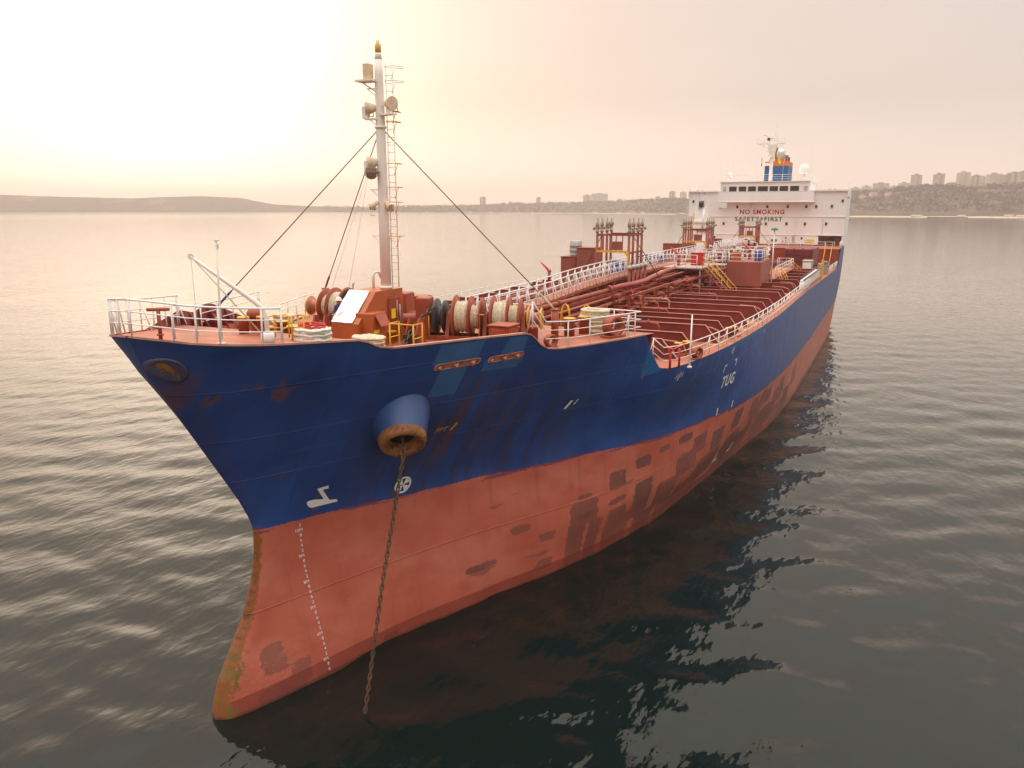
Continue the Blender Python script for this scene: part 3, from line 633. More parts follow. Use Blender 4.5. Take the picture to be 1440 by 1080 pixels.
M['tile'] = mat('orange_roof_tiles', (.42,.14,.07), .8, scale=.5); M['rend'] = mat('pale_render', (.62,.55,.47), .8, scale=.3); M['flatroof'] = mat('flat_roof', (.30,.26,.24), .9, scale=.2)
def block(px0, px1, ytop, ybase, off, m, label, depth=16., cat='apartment block', group=None, rz=.35, stag=False):
    pc = (px0+px1)/2; D = shore(pc)+off; c = math.cos(math.atan((pc-720)/1127.))
    wd = (px1-px0)/1127.*D*c*c*.93; h1 = CAMZ+(294.5-ytop)/1127.*D*c; h0 = CAMZ+(294.5-ybase)/1127.*D*c-10
    base = far_pt(pc, D, h0); a = PSI-math.atan((pc-720)/1127.)+rz
    t = thing('apartment_block', base, label, cat, group); t.rotation_euler.z = a
    H = h1-h0; wd = wd/(math.cos(rz)+depth/max(wd, 1)*math.sin(abs(rz))) if wd > 14 else wd*.8; dp = min(depth, wd*1.1) if wd < 30 else depth
    mb = MB()
    if stag: mb.bx(-wd/2, wd*.08, -dp/2, dp/2, 0, H*.97); mb.bx(wd*.1, wd/2, -dp/2-2, dp/2-2, 0, H); 
    else: mb.bx(-wd/2, wd/2, -dp/2, dp/2, 0, H)
    o = mb.build('wall', m); o.parent = t
    nf = max(2, int(H/2.9))
    for s0, s1 in ((-.46,-.16),(.14,.46)):
        mb = MB(); y0 = -dp/2-(2.003 if stag and s0 > 0 else .003); mb.bx(wd*s0-.1, wd*s1+.1, y0-.12, y0, 8, nf*2.9-1.5)
        for k in range(3, nf): mb.bx(wd*s0, wd*s1, y0-1.1, y0-.11, k*2.9-.1, k*2.9+.95)
        o = mb.build('balcony', M['rend']); o.parent = t
    mb = MB(); mb.bx(-wd*.2, wd*.15, -dp*.2, dp*.2, H-.5, H+2.6); o = mb.build('roof_block', M['flatroof']); o.parent = t
    return t
block(1276,1292,247.5,266,390,BM[0],'grey tower block, leftmost of the high-rises above the right hillside',rz=.6)
block(1307,1323,246,264,400,BM[0],'grey tower block second from the left above the right hillside',rz=.6,stag=True)
block(1339,1359,244,263,390,BM[1],'tallest pale tower block in the middle of the hilltop row',rz=.55,stag=True)
block(1360,1375,248.5,263,430,BM[2],'brown block close behind the tallest hilltop tower',rz=.5)
block(1380,1404,246,262,400,BM[1],'broad stepped pale block fifth along the hilltop row',rz=.5,stag=True)
block(1409,1430,244.5,262,400,BM[2],'brown high-rise at the right end of the hilltop row',rz=.55)
block(1374,1381,250,262,470,BM[0],'narrow grey block between two hilltop towers',rz=.4)
for a, b, y0, off, m, w in ((1193,1208,265,360,1,'lowest white flats beside the deckhouse'),(1208,1223,263,380,1,'white flats left of the long grey slab'),(1223,1248,259,420,0,'long grey slab of flats on the hill'),(1248,1260,263,380,1,'small pale flats right of the long grey slab'),(1259,1276,258.5,420,1,'pale long flats beside the leftmost high-rise'),(1290,1307,260.5,420,1,'pale low flats between the first two high-rises'),(1325,1338,259,440,0,'grey low flats left of the tallest tower'),(1429,1448,255,420,1,'white flats at the right edge of the view'),(1404,1411,259.5,440,1,'small pale flats between the last two high-rises')):
    block(a, b, y0, 268, off, BM[m], 'row of '+w if 'flats' in w and 'row' not in w else w, 14, 'apartment block', None, .25)
for px, y0, off in ((1226,272.5,215),(1211,274.5,190),(1247,273,210)):
    D = shore(px)+off; p = far_pt(px, D, land_z(px, off)-1); s = {1226:'largest of three villas with orange roofs on the hillside',1211:'small villa with orange roof nearest the deckhouse',1247:'villa with orange roof right of the other two'}[px]
    t = thing('villa', p, s, 'house'); t.rotation_euler.z = PSI+.3; w = 7. if px != 1226 else 9.
    mb = MB(); mb.bx(-w, w, -5, 5, -2, 6.5); put_local = mb.build('wall', M['rend']); put_local.parent = t
    mb = MB(); mb.add([(-w-.6,-5.6,6.5),(w+.6,-5.6,6.5),(w+.6,5.6,6.5),(-w-.6,5.6,6.5),(-w*.5,0,10),(w*.5,0,10)], [(0,1,5,4),(1,2,5),(2,3,4,5),(3,0,4),(3,2,1,0)]); q = mb.build('roof', M['tile']); q.parent = t
for a, b, y0, off, m, w in ((674.5,683.5,277.5,380,2,'lone brown tower block on the middle shore'),(754,760.5,278,380,2,'slim tower block right of the lone brown one'),(819,832,275,430,0,'left wing of the long block on the middle shore'),(831,855,272.8,450,1,'tall right wing of the long block on the middle shore'),(921,928,277,380,0,'squat grey block between woods and deckhouse'),(940,949,270,400,2,'brown tower block with spire left of the deckhouse'),(955,965,271,400,1,'pale tower block touching the deckhouse edge')):
    block(a, b, y0, 291, off, BM[m], w, 14, 'apartment block', None, .4)
for k, (a, b, y0) in enumerate(((705,712,285.5),(714,722,284.5),(723,735,285),(770,778,284.5),(867,875,280.5),(880,890,282),(895,908,280.5),(610,620,289),(585,592,289.5),(545,556,291))):
    block(a, b, y0, 291, 360, BM[k % 3], 'low pale flats rising just above the trees of the middle shore', 12, 'apartment block', 'low flats on the middle shore', .3)
# beach huts, moles, boat
M['rock'] = mat('dark_rock', (.06,.05,.045), .9, var=.4, scale=.6)
def mole(px0, px1, off, w, label):
    g = np.random.default_rng(int(px0)); mb = MB(); n = int((px1-px0)*2.2)
    for i in range(n):
        px = px0+(px1-px0)*i/n+g.uniform(-.4,.4); p = far_pt(px, shore(px)+off+g.uniform(-w, w), g.uniform(.1, .9)); s = g.uniform(1.0, 2.2)
        mb.ball(p, s, 6, 0, (1, 1, g.uniform(.6, .9)))
    tag(mb.build('breakwater', M['rock'], fix=False), label, 'breakwater', kind=None)
mole(1306,1362,-55,4,'dark rock breakwater off the sandy beach at the right')
mole(778,832,-420,4,'low dark breakwater off the middle shore')
mole(647,702,-260,4,'thin breakwater left of the middle shore beach')
mole(951,975,-60,3,'short dark mole beside the deckhouse')
g = np.random.default_rng(3)
for k in range(14):
    px = [662,690,730,748,836,838,870,905,960,600,1290,1353,1420,1438][k]; off = g.uniform(12, 26); p = far_pt(px, shore(px)+off, land_z(px, off)-.3)
    mb = MB(); w = g.uniform(5, 11); mb.bx(-w, w, -3, 3, 0, 3.2); mb.add([(-w-.5,-3.6,3.2),(w+.5,-3.6,3.2),(w+.5,3.6,3.2),(-w-.5,3.6,3.2),(-w,0,4.4),(w,0,4.4)], [(0,1,5,4),(1,2,5),(2,3,4,5),(3,0,4)])
    o = mb.build('beach_hut', M['rend']); o.location = p; o.rotation_euler.z = PSI-.2; tag(o, 'small pale beach building on the far strip of sand', 'beach building', 'beach buildings on the far shore')
def boat():
    p = far_pt(523, 2250, 0); t = thing('small_boat', p, 'tiny dark boat on the hazy water left of the foremast', 'boat')
    mb = MB(); mb.add([(-6,-1.5,1.3),(4,-1.6,1.3),(8,0,1.9),(4,1.6,1.3),(-6,1.5,1.3),(-5.6,-1.1,-.4),(3.5,-1.1,-.4),(6.4,0,-.4),(3.5,1.1,-.4),(-5.6,1.1,-.4)], [(0,1,6,5),(1,2,7,6),(2,3,8,7),(3,4,9,8),(4,0,5,9),(4,3,2,1,0)]); mb.build('hull', M['dark']).parent = t
    mb = MB(); mb.bx(-3, 1, -1, 1, 1.3, 3.4, 0, .2); mb.build('cabin', M['rend']).parent = t; t.rotation_euler.z = PSI
boat()
# distant blue hill behind the high-rises
mb = MB(); hp = [(1330,258),(1380,253),(1410,248),(1428,242.5),(1440,240.5),(1460,238),(1500,236),(1600,240),(1750,252)]
D = 3050.; V = []
for q in range(0, len(hp)*8-8):
    px = np.interp(q/8, range(len(hp)), [h[0] for h in hp]); y = np.interp(q/8, range(len(hp)), [h[1] for h in hp])
    c = math.cos(math.atan((px-720)/1127.)); h = CAMZ+(294.5-y)/1127.*D*c+6*mnoise.noise(Vector((px*.06,0,0)))
    V.append([far_pt(px, D-300, 30), far_pt(px, D-150, h*.62), far_pt(px, D, h), far_pt(px, D+700, h*.5)])
P = [p for r in V for p in r]; mb.add(P, [(i*4+j, i*4+4+j, i*4+5+j, i*4+1+j) for i in range(len(V)-1) for j in range(3)], 0, True)
o = mb.build('hills', M['wood'], fix=False); o['kind'] = 'structure'
# the hazy air: one box round camera, ship, water and land
mb = MB(); mb.bx(-7300, 7300, -7300, 7300, -4.5, 190.)
hz = bpy.data.materials.new('haze'); hz.use_nodes = True; N = hz.node_tree.nodes; N.clear(); o1 = N.new('ShaderNodeOutputMaterial'); pv = N.new('ShaderNodeVolumePrincipled')
pv.inputs['Color'].default_value = (1.0,.86,.75,1); pv.inputs['Density'].default_value = 2.1e-4; pv.inputs['Anisotropy'].default_value = .0; hz.node_tree.links.new(pv.outputs[0], o1.inputs['Volume'])
o = mb.build('haze', hz); o['kind'] = 'stuff'
# ---------------------------------------------------------------- marks and openings on the hull
def hp(y, z, off=.010): return Vector((hb(y, z)+off, y, z))
def decal(name, polys, m, label=None, n=8):
    """polys in hull (y, z): laid on the port plating as thin sheets"""
    mb = MB()
    for p in polys:
        if len(p) == 4:
            P = []; k = n
            for i in range(k+1):
                for j in range(k+1):
                    u, v = i/k, j/k; y = (p[0][0]*(1-u)+p[1][0]*u)*(1-v)+(p[3][0]*(1-u)+p[2][0]*u)*v; z = (p[0][1]*(1-u)+p[1][1]*u)*(1-v)+(p[3][1]*(1-u)+p[2][1]*u)*v
                    P.append(hp(y, z))
            mb.add(P, [(i*(k+1)+j, (i+1)*(k+1)+j, (i+1)*(k+1)+j+1, i*(k+1)+j+1) for i in range(k) for j in range(k)], 0, True)
        else: mb.add([hp(*q) for q in p], [tuple(range(len(p)))])
    o = mb.build(name, m, ship, fix=False)
    if label: o['label'] = label
    return o
def textmesh(txt, size, bold=.0, spacing=1.0):
    cu = bpy.data.curves.new('t', 'FONT'); cu.body = txt; cu.size = size; cu.offset = bold; cu.space_character = spacing; cu.align_x = 'CENTER'; cu.align_y = 'CENTER'; cu.resolution_u = 3
    o = bpy.data.objects.new('t', cu); COL.objects.link(o); bpy.context.view_layer.update()
    me = bpy.data.meshes.new_from_object(o.evaluated_get(bpy.context.evaluated_depsgraph_get()))
    V = [tuple(v.co) for v in me.vertices]; F = [tuple(p.vertices) for p in me.polygons]
    bpy.data.objects.remove(o); bpy.data.curves.remove(cu); bpy.data.meshes.remove(me); return V, F
def hulltext(mb, txt, y, z, size, bold=.0, spacing=1., slant=0., off=.012):
    V, F = textmesh(txt, size, bold, spacing)
    mb.add([hp(y+u+v*slant, z+v, off) for u, v, _ in V], F)
decal('touch_up_paint', [[(6.84,12.36),(8.76,12.34),(8.68,11.62),(6.8,11.56)],[(7.23,11.42),(8.40,11.42),(8.45,10.19),(7.32,10.23)]], M['ltblue'], 'pale blue patch over an old letter below the first mooring slot')
decal('touch_up_paint', [[(9.84,12.30),(10.75,12.27),(10.75,11.6),(9.71,11.64)],[(9.12,11.49),(10.97,11.37),(10.78,10.95),(9.11,10.99)]], M['ltblue'], 'pale blue patch behind the second mooring slot')
decal('touch_up_paint', [[(18.3,10.9),(18.35,10.85),(19.75,9.45),(18.46,9.26)]], M['brightblue'], 'fresh blue paint at the break of the forecastle')
decal('bulbous_bow_mark', [[(4.18,6.51),(4.15,6.6),(4.18,6.66),(4.37,6.67),(4.78,6.58),(4.41,7.11),(4.82,7.14),(4.86,7.01),(4.64,7.0),(5.02,6.48),(5.3,6.43),(5.35,6.32),(4.38,6.34),(4.26,6.4)]], M['markwhite'])
mb = MB(); cy, cz, rr = 8.05, 6.28, .36; N = 28
P = [hp(cy+q*math.cos(t*2*math.pi/N)*rr*1.0, cz+q*math.sin(t*2*math.pi/N)*rr) for t in range(N) for q in (1, .80)]
mb.add(P, [(2*t, 2*t+1, (2*t+3) % (2*N), (2*t+2) % (2*N)) for t in range(N)])
for t0 in (45, 135, 225, 315):
    a, b = R(t0-27), R(t0+27); mb.add([hp(cy, cz), hp(cy+rr*.82*math.cos(a), cz+rr*.82*math.sin(a)), hp(cy+rr*.82*math.cos(b), cz+rr*.82*math.sin(b))], [(0,1,2)])
mb.build('thruster_mark', M['markwhite'], ship, fix=False)
mb = MB()
for k in range(0, 30):
    z = .58+k*.2-.0; d = 5+k*.2
    txt = ('%dM' % round(d)) if k % 5 == 0 else str(int(round((d % 1)*10)))
    if z > 5.8: break
    y = 3.95+(.0 if len(txt) == 1 else -.06); hulltext(mb, txt, y, z, .175, .0)
hulltext(mb, '8', 3.95, .38, .175, .0); hulltext(mb, '6', 3.95, .18, .175, .0)
mb.build('draft_marks', M['markwhite'], ship, fix=False)
mb = MB(); hulltext(mb, 'TUG', 29.95, 7.10, 1.0, .03, 1.12); mb.build('tug_mark', M['markwhite'], ship, fix=False)
for p in ([(28.40,7.85),(28.52,7.85),(28.52,8.30),(28.40,8.30)], [(28.52,8.2),(28.8,8.2),(28.8,8.30),(28.52,8.30)], [(30.50,7.95),(30.62,7.95),(30.62,8.38),(30.50,8.38)], [(30.2,8.28),(30.5,8.28),(30.5,8.38),(30.2,8.38)],
          [(29.45,4.98),(29.58,4.98),(29.58,5.45),(29.45,5.45)], [(31.85,5.0),(31.98,5.0),(31.98,5.45),(31.85,5.45)], [(32.35,1.0),(32.55,1.0),(32.55,1.7),(32.35,1.7)], [(32.55,1.0),(33.3,1.0),(33.3,1.16),(32.55,1.16)], [(36.0,.9),(36.2,.9),(36.2,1.5),(36.0,1.5)], [(35.5,.9),(36.0,.9),(36.0,1.05),(35.5,1.05)],
          [(14.70,8.35),(14.85,8.35),(15.0,8.75),(14.85,8.75)], [(15.12,8.5),(15.19,8.5),(15.3,8.75),(15.23,8.75)], [(20.95,8.85),(21.01,8.85),(21.15,9.1),(21.09,9.1)], [(21.2,8.7),(21.28,8.7),(21.42,9.15),(21.34,9.15)], [(21.5,8.85),(21.56,8.85),(21.66,9.1),(21.6,9.1)], [(28.9,8.95),(28.97,8.95),(29.2,9.25),(29.13,9.25)], [(29.2,8.85),(29.3,8.85),(29.45,9.25),(29.35,9.25)], [(37.5,8.95),(37.6,8.95),(37.7,9.2),(37.6,9.2)]):
    mb = MB(); mb.add([hp(y, z, .012) for y, z in p], [(0,1,2,3)]); mb.build('hull_mark', M['markwhite'], ship, fix=False)
mb = MB(); hulltext(mb, 'FPT', 8.72, 8.58, .29, .004, 1.15, .35); mb.add([hp(y, z, .012) for y, z in ((9.12,8.47),(9.22,8.47),(9.34,8.80),(9.24,8.80))], [(0,1,2,3)])
mb.build('tank_mark', M['markorange'], ship, fix=False)
M['slot'] = mat('slot_primer', (.58,.23,.15), .5, var=.25, scale=3, rust=.2, rcol=(.25,.09,.04))
# mooring slots: a pink lip round a recess with rollers
def slot(y0, y1, z0, z1, h, side=1, starb=False):
    t = MB(); k = 10; ring = []
    def pt(a, q):      # stadium outline, q grows it
        L = (y1-y0)/2-h; c = math.cos(a); y = (y0+y1)/2+(L if c > 0 else -L)+c*(h+q); z = z0+(z1-z0)*((y-y0)/(y1-y0))+math.sin(a)*(h+q); return y, z
    An = [2*math.pi*(i+.5)/28 for i in range(28)]; n = len(An)
    rows = []
    for q, off in ((.022, .004), (.022, .03), (.0, .033), (-.02, -.22)): rows.append([hp(*pt(a, q), off) for a in An])
    P = sum(rows, []); t.add(P, [(r*n+i, r*n+(i+1) % n, (r+1)*n+(i+1) % n, (r+1)*n+i) for r in range(3) for i in range(n)], 0, True)
    o = t.build('mooring_slot', M['slot'], ship, fix=False)
    b = MB(); b.add([hp(*pt(a, .0), .013) for a in An]+[hp((y0+y1)/2, (z0+z1)/2, .013)], [(i, (i+1) % n, n) for i in range(n)]); b.build('recess', mat('slot_recess', (.36,.12,.07), .6, var=.4, scale=4), o, fix=False)
    for f in (.12, .5, .88):
        r = MB(); y = y0+(y1-y0)*f; zc = z0+(z1-z0)*f; x = hp(y, zc, -.035).x
        r.tube([(x, y-.13 if f > .2 else y-.05, zc-h), (x, y+.02, zc), (x, y+.16, zc+h)], [.10,.075,.10], 8); r.build('roller', M['slot'], o)
slot(6.97, 8.83, 11.47, 11.50, .105); slot(9.25, 10.83, 11.45, 11.50, .105)
def bow_chock():
    t = MB(); n = 24; A = [2*math.pi*i/n for i in range(n)]
    def pt(a, q): return -1.12+math.cos(a)*(.21+q)-math.sin(a)*.20, 12.5+math.sin(a)*(.36+q)
    rows = [[hp(*pt(a, q), off) for a in A] for q, off in ((.05,-.02),(.05,.10),(-.02,.14),(-.10,.06),(-.22,-.02))]
    t.add(sum(rows, []), [(r*n+i, r*n+(i+1) % n, (r+1)*n+(i+1) % n, (r+1)*n+i) for r in range(4) for i in range(n)], 0, True)
    o = t.build('bow_chock', mat('chock_blue', (.07,.065,.11), .5, var=.2, scale=4, rust=.35, rcol=(.2,.08,.03)), ship, fix=False)
    b = MB(); b.add([hp(*pt(a, -.04), .06) for a in A]+[hp(*pt(0, -.27), .05)], [(i, (i+1) % n, n) for i in range(n)]); b.build('recess', M['rustlip'], o, fix=False)
bow_chock()
def hawse():
    """anchor bolster: a blue cone standing out of the flare with a rusty mouth"""
    base = Vector((3.42, 6.62, 9.55)); mouth = Vector((4.12, 5.86, 8.73))
    d2 = (mouth-base).normalized(); a = Vector((.35, .9, .1)).normalized(); b = d2.cross(a).normalized(); a = b.cross(d2)
    n = 28
    def ring(c, ra, rb, t=0): return [c+a*(math.cos(2*math.pi*i/n)*ra)+b*(math.sin(2*math.pi*i/n)*rb) for i in range(n)]
    rows = [ring(base-d2*1.0, 1.36, 1.22), ring(base, 1.20, 1.10), ring(base+d2*.6, 1.02, .96), ring(base+d2*.95, .90, .86)]
    m = MB(); m.add(sum(rows, []), [(r*n+i, r*n+(i+1) % n, (r+1)*n+(i+1) % n, (r+1)*n+i) for r in range(3) for i in range(n)], 0, True)
    o = m.build('hawse_pipe', mat('bolster_blue', (.03,.075,.21), .38, var=.1, scale=2), ship)
    c = base+d2*.95
    rows = [ring(c-d2*.02, .895, .855), ring(c+d2*.08, .905, .865), ring(c+d2*.28, .85, .81), ring(c+d2*.38, .74, .70), ring(c+d2*.28, .58, .55), ring(c-d2*.15, .44, .42)]
    m = MB(); m.add(sum(rows, []), [(r*n+i, r*n+(i+1) % n, (r+1)*n+(i+1) % n, (r+1)*n+i) for r in range(5) for i in range(n)], 0, True)
    m.build('rusty_mouth', M['rustlip'], o)
    m = MB(); m.add(ring(c-d2*.05, .47, .45)+[c-d2*.05], [(i, (i+1) % n, n) for i in range(n)]); m.build('pipe_opening', M['black'], o, fix=False)
    return c+d2*.3
MOUTH = hawse()

# ---------------------------------------------------------------- railings
def rail(pts, h=1.0, bars=3, step=1.5, stays=0, inward=None, r=.024, mb=None):
    """railing along a polyline of deck points"""
    mb = mb or MB(); P = [Vector(p) for p in pts]
    for k in range(bars): mb.tube([p+Vector((0,0,h*(k+1)/bars)) for p in P], r*(1.25 if k == bars-1 else .8), 5)
    acc = 0.; q = 0
    def post(p, d):
        nonlocal q
        mb.tube([p, p+Vector((0,0,h))], r*1.25, 5)
        if stays and q % stays == 0:
            s = inward if inward else Vector((-d.y, d.x, 0)); s = Vector(s); s.normalize(); mb.tube([p+Vector((0,0,h*.92)), p+s*.28+d*.12], r*1.1, 5)
        q += 1
    d0 = (P[1]-P[0]).normalized(); post(P[0], d0)
    for a, b in zip(P[:-1], P[1:]):
        L = (b-a).length; d = (b-a)/max(L, 1e-6); t = step-acc
        while t < L-.05: post(a+d*t, d); t += step
        acc = (acc+L) % step
    post(P[-1], d); return mb
def edge_pts(ys_, side, inset=.1): return [edge(y, side, inset, .012) for y in ys_]
def railing(name, pts, m, *a, **k): return rail(pts, *a, **k).build(name, m, ship)
yb = [1.15,.6,.0,-.6,-1.1,-1.4,-1.62,-1.74,-1.8]
railing('bow_railing', edge_pts(yb, 1, .08)+[Vector((.03,-1.76,13.58))]+edge_pts(yb[::-1][1:4], -1, .08), M['white'], 1.05, 3, .62, 2, Vector((-.3,1,0)))
railing('bow_railing', edge_pts([-.9,-.2,.6,1.4,2.2,3.0,3.5], -1, .08), M['white'], 1.05, 3, .8, 3, Vector((1,.3,0)))
railing('forecastle_railing', edge_pts([4.8,6,7.5,9,10.5], -1, .15), M['white'], 1.0, 3, 1.5)
railing('forecastle_railing', edge_pts([12.4,13.5,14.5,15.5,16.5,17.6], -1, .1), M['white'], 1.05, 3, 1.4)
railing('forecastle_railing', [edge(11.05,1,.1,.35)]+edge_pts([12.0,13.2,14.5,15.5,16.6,17.55], 1, .1)+[Vector((7.6,18.3,FD)),Vector((6.4,18.3,FD))], M['white'], 1.05, 3, 1.28, 3)
railing('forecastle_railing', [Vector((3.6,18.3,FD)),Vector((2.2,18.3,FD)),Vector((2.2,16.6,FD))], M['white'], 1.05, 3, 1.1)
ym = [20.0,21,22,23.5,25,27,29,31,34,37,40,44,48,52,56,60,66]
railing('deck_railing', [edge(19.2,1,.12,.25)]+edge_pts(ym, 1, .12), M['white'], 1.0, 3, 1.55, 2, Vector((-1,0,0)))
railing('deck_railing', edge_pts([92,96,100,104,106.4], 1, .12), M['white'], 1.0, 3, 1.6, 2, Vector((-1,0,0)))
railing('deck_railing', edge_pts(ym+[72,80,90,100,106], -1, .12), M['white'], 1.0, 3, 1.6)
railing('poop_railing', edge_pts([110.2,112,114,117], 1, .2), M['white'], 1.0, 3, 1.4)
railing('poop_railing', [Vector((x,108.3,11.43)) for x in (-11.8,-8,-4,0,4,8,11.6)], M['white'], 1.0, 3, 1.7)

def peak_bulwark():
    mb = MB(); prof = [(1.2,.0),(2.6,.28),(5.6,.95),(6.2,.9),(8.8,.05)]; yy = np.linspace(1.2, 8.8, 24)
    for y0, y1 in zip(yy[:-1], yy[1:]):
        a, b = edge(y0,-1,.1), edge(y1,-1,.1); h0, h1 = pl(prof, y0), pl(prof, y1); mb.add([a, b, b+Vector((-.25*h1,0,h1)), a+Vector((-.25*h0,0,h0))], [(0,1,2,3)])
    for y in np.arange(2.2, 8.5, .7):
        a = edge(y,-1,.1); h = pl(prof, y); mb.prism([(0,0),(.45*h+.1,0),(-.25*h,h)], lambda u, v, t, a=a: (a.x+u, a.y+t, a.z+v), -.012, .012)
    mb.build('bow_screen', M['maroon'], ship, fix=False)
peak_bulwark()
# ---------------------------------------------------------------- deck girders
GY = [22.75,25.3,28.9,31.2,33.7,36.3,40.3,43.4,46.3,51.4,53.8,60.2,65.2,70.2,75.5,81,86.5,92,97.5,103]
for y in GY:
    b = hb(y, md(y)); k = float(np.interp(y, [22, 36, 45], [1, .55, .32])); ft = b-.5-.4*k; c = ft-.45-.45*k; z0 = md(y)-.02; zt = md(y)+float(np.interp(y, [25, 45], [1.0, .85]))
    mb = MB(); mb.prism([(-ft, z0), (ft, z0), (c+.12, zt-.16), (c, zt), (-c, zt), (-c-.12, zt-.16)], lambda u, v, t, y=y: (u, y+t, v), -.012, .012)
    g_ = mb.build('deck_girder', M['maroon'], ship)
    e = MB(); path = [(-ft, z0), (-c-.12, zt-.16), (-c, zt), (c, zt), (c+.12, zt-.16), (ft, z0)]
    for (x0, a0), (x1, a1) in zip(path[:-1], path[1:]): e.beam((x0, y, a0+.02), (x1, y, a1+.02), .17, .03)
    e.build('flange', M['girder_edge'], g_)
for y in (24.1, 30.0, 42.0, 58, 63):      # small bent pipe hoops in the walkway
    mb = MB(); b = hb(y, MD)
    mb.tube([(b-2.6, y, MD+.75), (b-1.6, y, MD+.7), (b-1.2, y, MD+.55), (b-.95, y, MD)], .05, 6); mb.build('air_pipe', M['girder_edge'], ship)

# ---------------------------------------------------------------- accommodation block
def house():
    fy, by = 118., 128.
    mb = MB()
    mb.bx(-12.3, 8.5, fy, by, 11.4, 19.9); mb.bx(8.5, 12.25, fy, by, 13.05, 19.9); mb.bx(11.95, 12.25, fy, by, 11.4, 13.05)
    mb.bx(-12.3, 12.25, fy-.12, fy-.005, 15.93, 16.0); mb.bx(-12.3, 12.25, fy-.1, fy-.005, 13.05, 13.1)
    w = mb.build('accommodation_wall', M['house'], ship)
    mb = MB(); mb.bx(8.52, 11.94, fy+3.5, fy+3.6, 11.45, 13.04); mb.build('side_passage', M['house'], w)
    
    for q_ in ((9.0, 9.35, fy+.6, fy+.9, 11.45, 13.0), (9.9, 10.7, fy+1.6, fy+2.2, 11.45, 12.7), (11.3, 11.6, fy+.4, fy+.7, 11.45, 12.6)): mb = MB(); mb.bx(*q_); mb.build('passage_fitting', M['maroon'], w)
    mb = MB(); mb.bx(-12.45, -6.95, fy-.35, fy+6, 19.9, 20.12); mb.bx(-12.45, -12.3, fy-.35, fy+6, 19.0, 19.9); mb.build('bridge_wing', M['house'], ship)
    mb = MB(); mb.bx(6.65, 12.42, fy-.35, fy+6, 19.9, 20.12); mb.bx(12.27, 12.42, fy-.35, fy+6, 19.0, 19.9); mb.build('bridge_wing', M['house'], ship)
    for px, pz in [(-7.1,17.5),(-4.35,17.5),(.4,17.53),(3.55,17.55),(6.36,17.55),(7.84,17.55),(10.13,17.58),(-11.6,18.4),(11.62,18.4),(-6.4,14.8),(.35,14.83),(3.55,14.85),(6.35,14.85),(9.5,14.87),(-9.4,14.8)]:
        mb = MB(); mb.bx(px-.26, px+.26, fy-.05, fy-.004, pz-.30, pz+.30, 0, .02); f = mb.build('porthole', M['house'], ship)
        mb = MB(); mb.bx(px-.17, px+.17, fy-.062, fy-.05, pz-.22, pz+.22); mb.build('pane', M['glass'], f)
    wy = 116.7
    mb = MB(); mb.bx(-7.0, 6.7, wy, 128, 19.87, 21.38); mb.bx(-7.2, 6.9, wy-.2, 128.2, 21.38, 21.5)
    mb.bx(-7.3, 7.45, wy-.12, fy-.003, 18.33, 19.84); mb.bx(-7.4, 7.55, wy-.2, fy-.002, 18.22, 18.33)
    wh = mb.build('wheelhouse', M['house'], ship)
    for px0, px1 in ((1025,1036),(1039,1050),(1052.4,1063.9),(1066.4,1080.8),(1083,1095),(1097,1109),(1111.7,1124)):
        x0 = -5.6+(px0-1025)*(10.8/99.); x1 = -5.6+(px1-1025)*(10.8/99.)
        mb = MB(); mb.bx(x0, x1, wy-.03, wy-.004, 19.93, 20.72); f = mb.build('bridge_window', M['glass'], ship)
        mb = MB()
        for a, b, c, d in ((x0-.05, x1+.05, 20.72, 20.78), (x0-.05, x1+.05, 19.87, 19.93)): mb.bx(a, b, wy-.06, wy-.004, c, d)
        for a in (x0-.05, x1): mb.bx(a, a+.05, wy-.06, wy-.004, 19.93, 20.72)
        mb.build('window_frame', M['house'], f)
    for x0 in (-6.6, 5.9):
        mb = MB(); mb.bx(x0, x0+.55, wy-.03, wy-.004, 19.95, 20.7); mb.build('corner_window', mat('pale_glass', (.5,.45,.42), .15, var=.1), ship)
    # ledges, doors, ladders and pipes on the front
    for x_, z0_, z1_ in ((-9.9,13.1,19.9),(9.0,13.2,18.2),(-2.2,13.1,18.2),(5.0,11.4,15.9)): mb = MB(); mb.tube([(x_,fy-.06,z0_),(x_,fy-.06,z1_)], .035, 5); mb.build('down_pipe', M['house'], w)
    mb = MB(); mb.bx(-12.3, 12.25, fy-.14, fy-.005, 11.42, 11.62); mb.build('skirting', M['equip'], w)
    for x_ in (-8.2, -1.3, 5.6):
        mb = MB(); mb.bx(x_, x_+.85, fy-.05, fy-.004, 11.65, 13.0, 0, .02); d_ = mb.build('door', M['house'], ship)
        mb = MB(); mb.bx(x_+.28, x_+.57, fy-.062, fy-.051, 12.4, 12.75); mb.build('pane', M['glass'], d_)
    mb = MB()
    for s_ in (-.2,.2): mb.tube([(-10.8+s_,fy-.12,11.5),(-10.8+s_,fy-.12,19.9)], .03, 5)
    for z_ in np.arange(11.7, 19.9, .35): mb.tube([(-11.0,fy-.12,z_),(-10.6,fy-.12,z_)], .018, 4)
    mb.build('wall_ladder', M['white'], ship)
    # lettering
    def ftext(t, xc, z, size, m, name, lab, sp=1.16):
        V, F = textmesh(t, size, .03, sp); mb = MB(); xs = [v[0] for v in V]; s_ = 1.
        mb.add([(xc+v[0], fy-.015, z+v[1]) for v in V], F); o = mb.build(name, m, ship, fix=False); o['label'] = lab
    ftext('NO SMOKING', -.40, 16.66, 1.0, M['signred'], 'painted_words', 'red NO SMOKING lettering'); ftext('SAFETY+FIRST', -.88, 15.55, 1.0, M['signgreen'], 'painted_words', 'green SAFETY+FIRST lettering', 1.22)
    mb = MB(); mb.bx(6.6, 7.9, fy-.07, fy-.004, 11.95, 12.45); mb.build('notice_board', M['flagyellow'], ship)
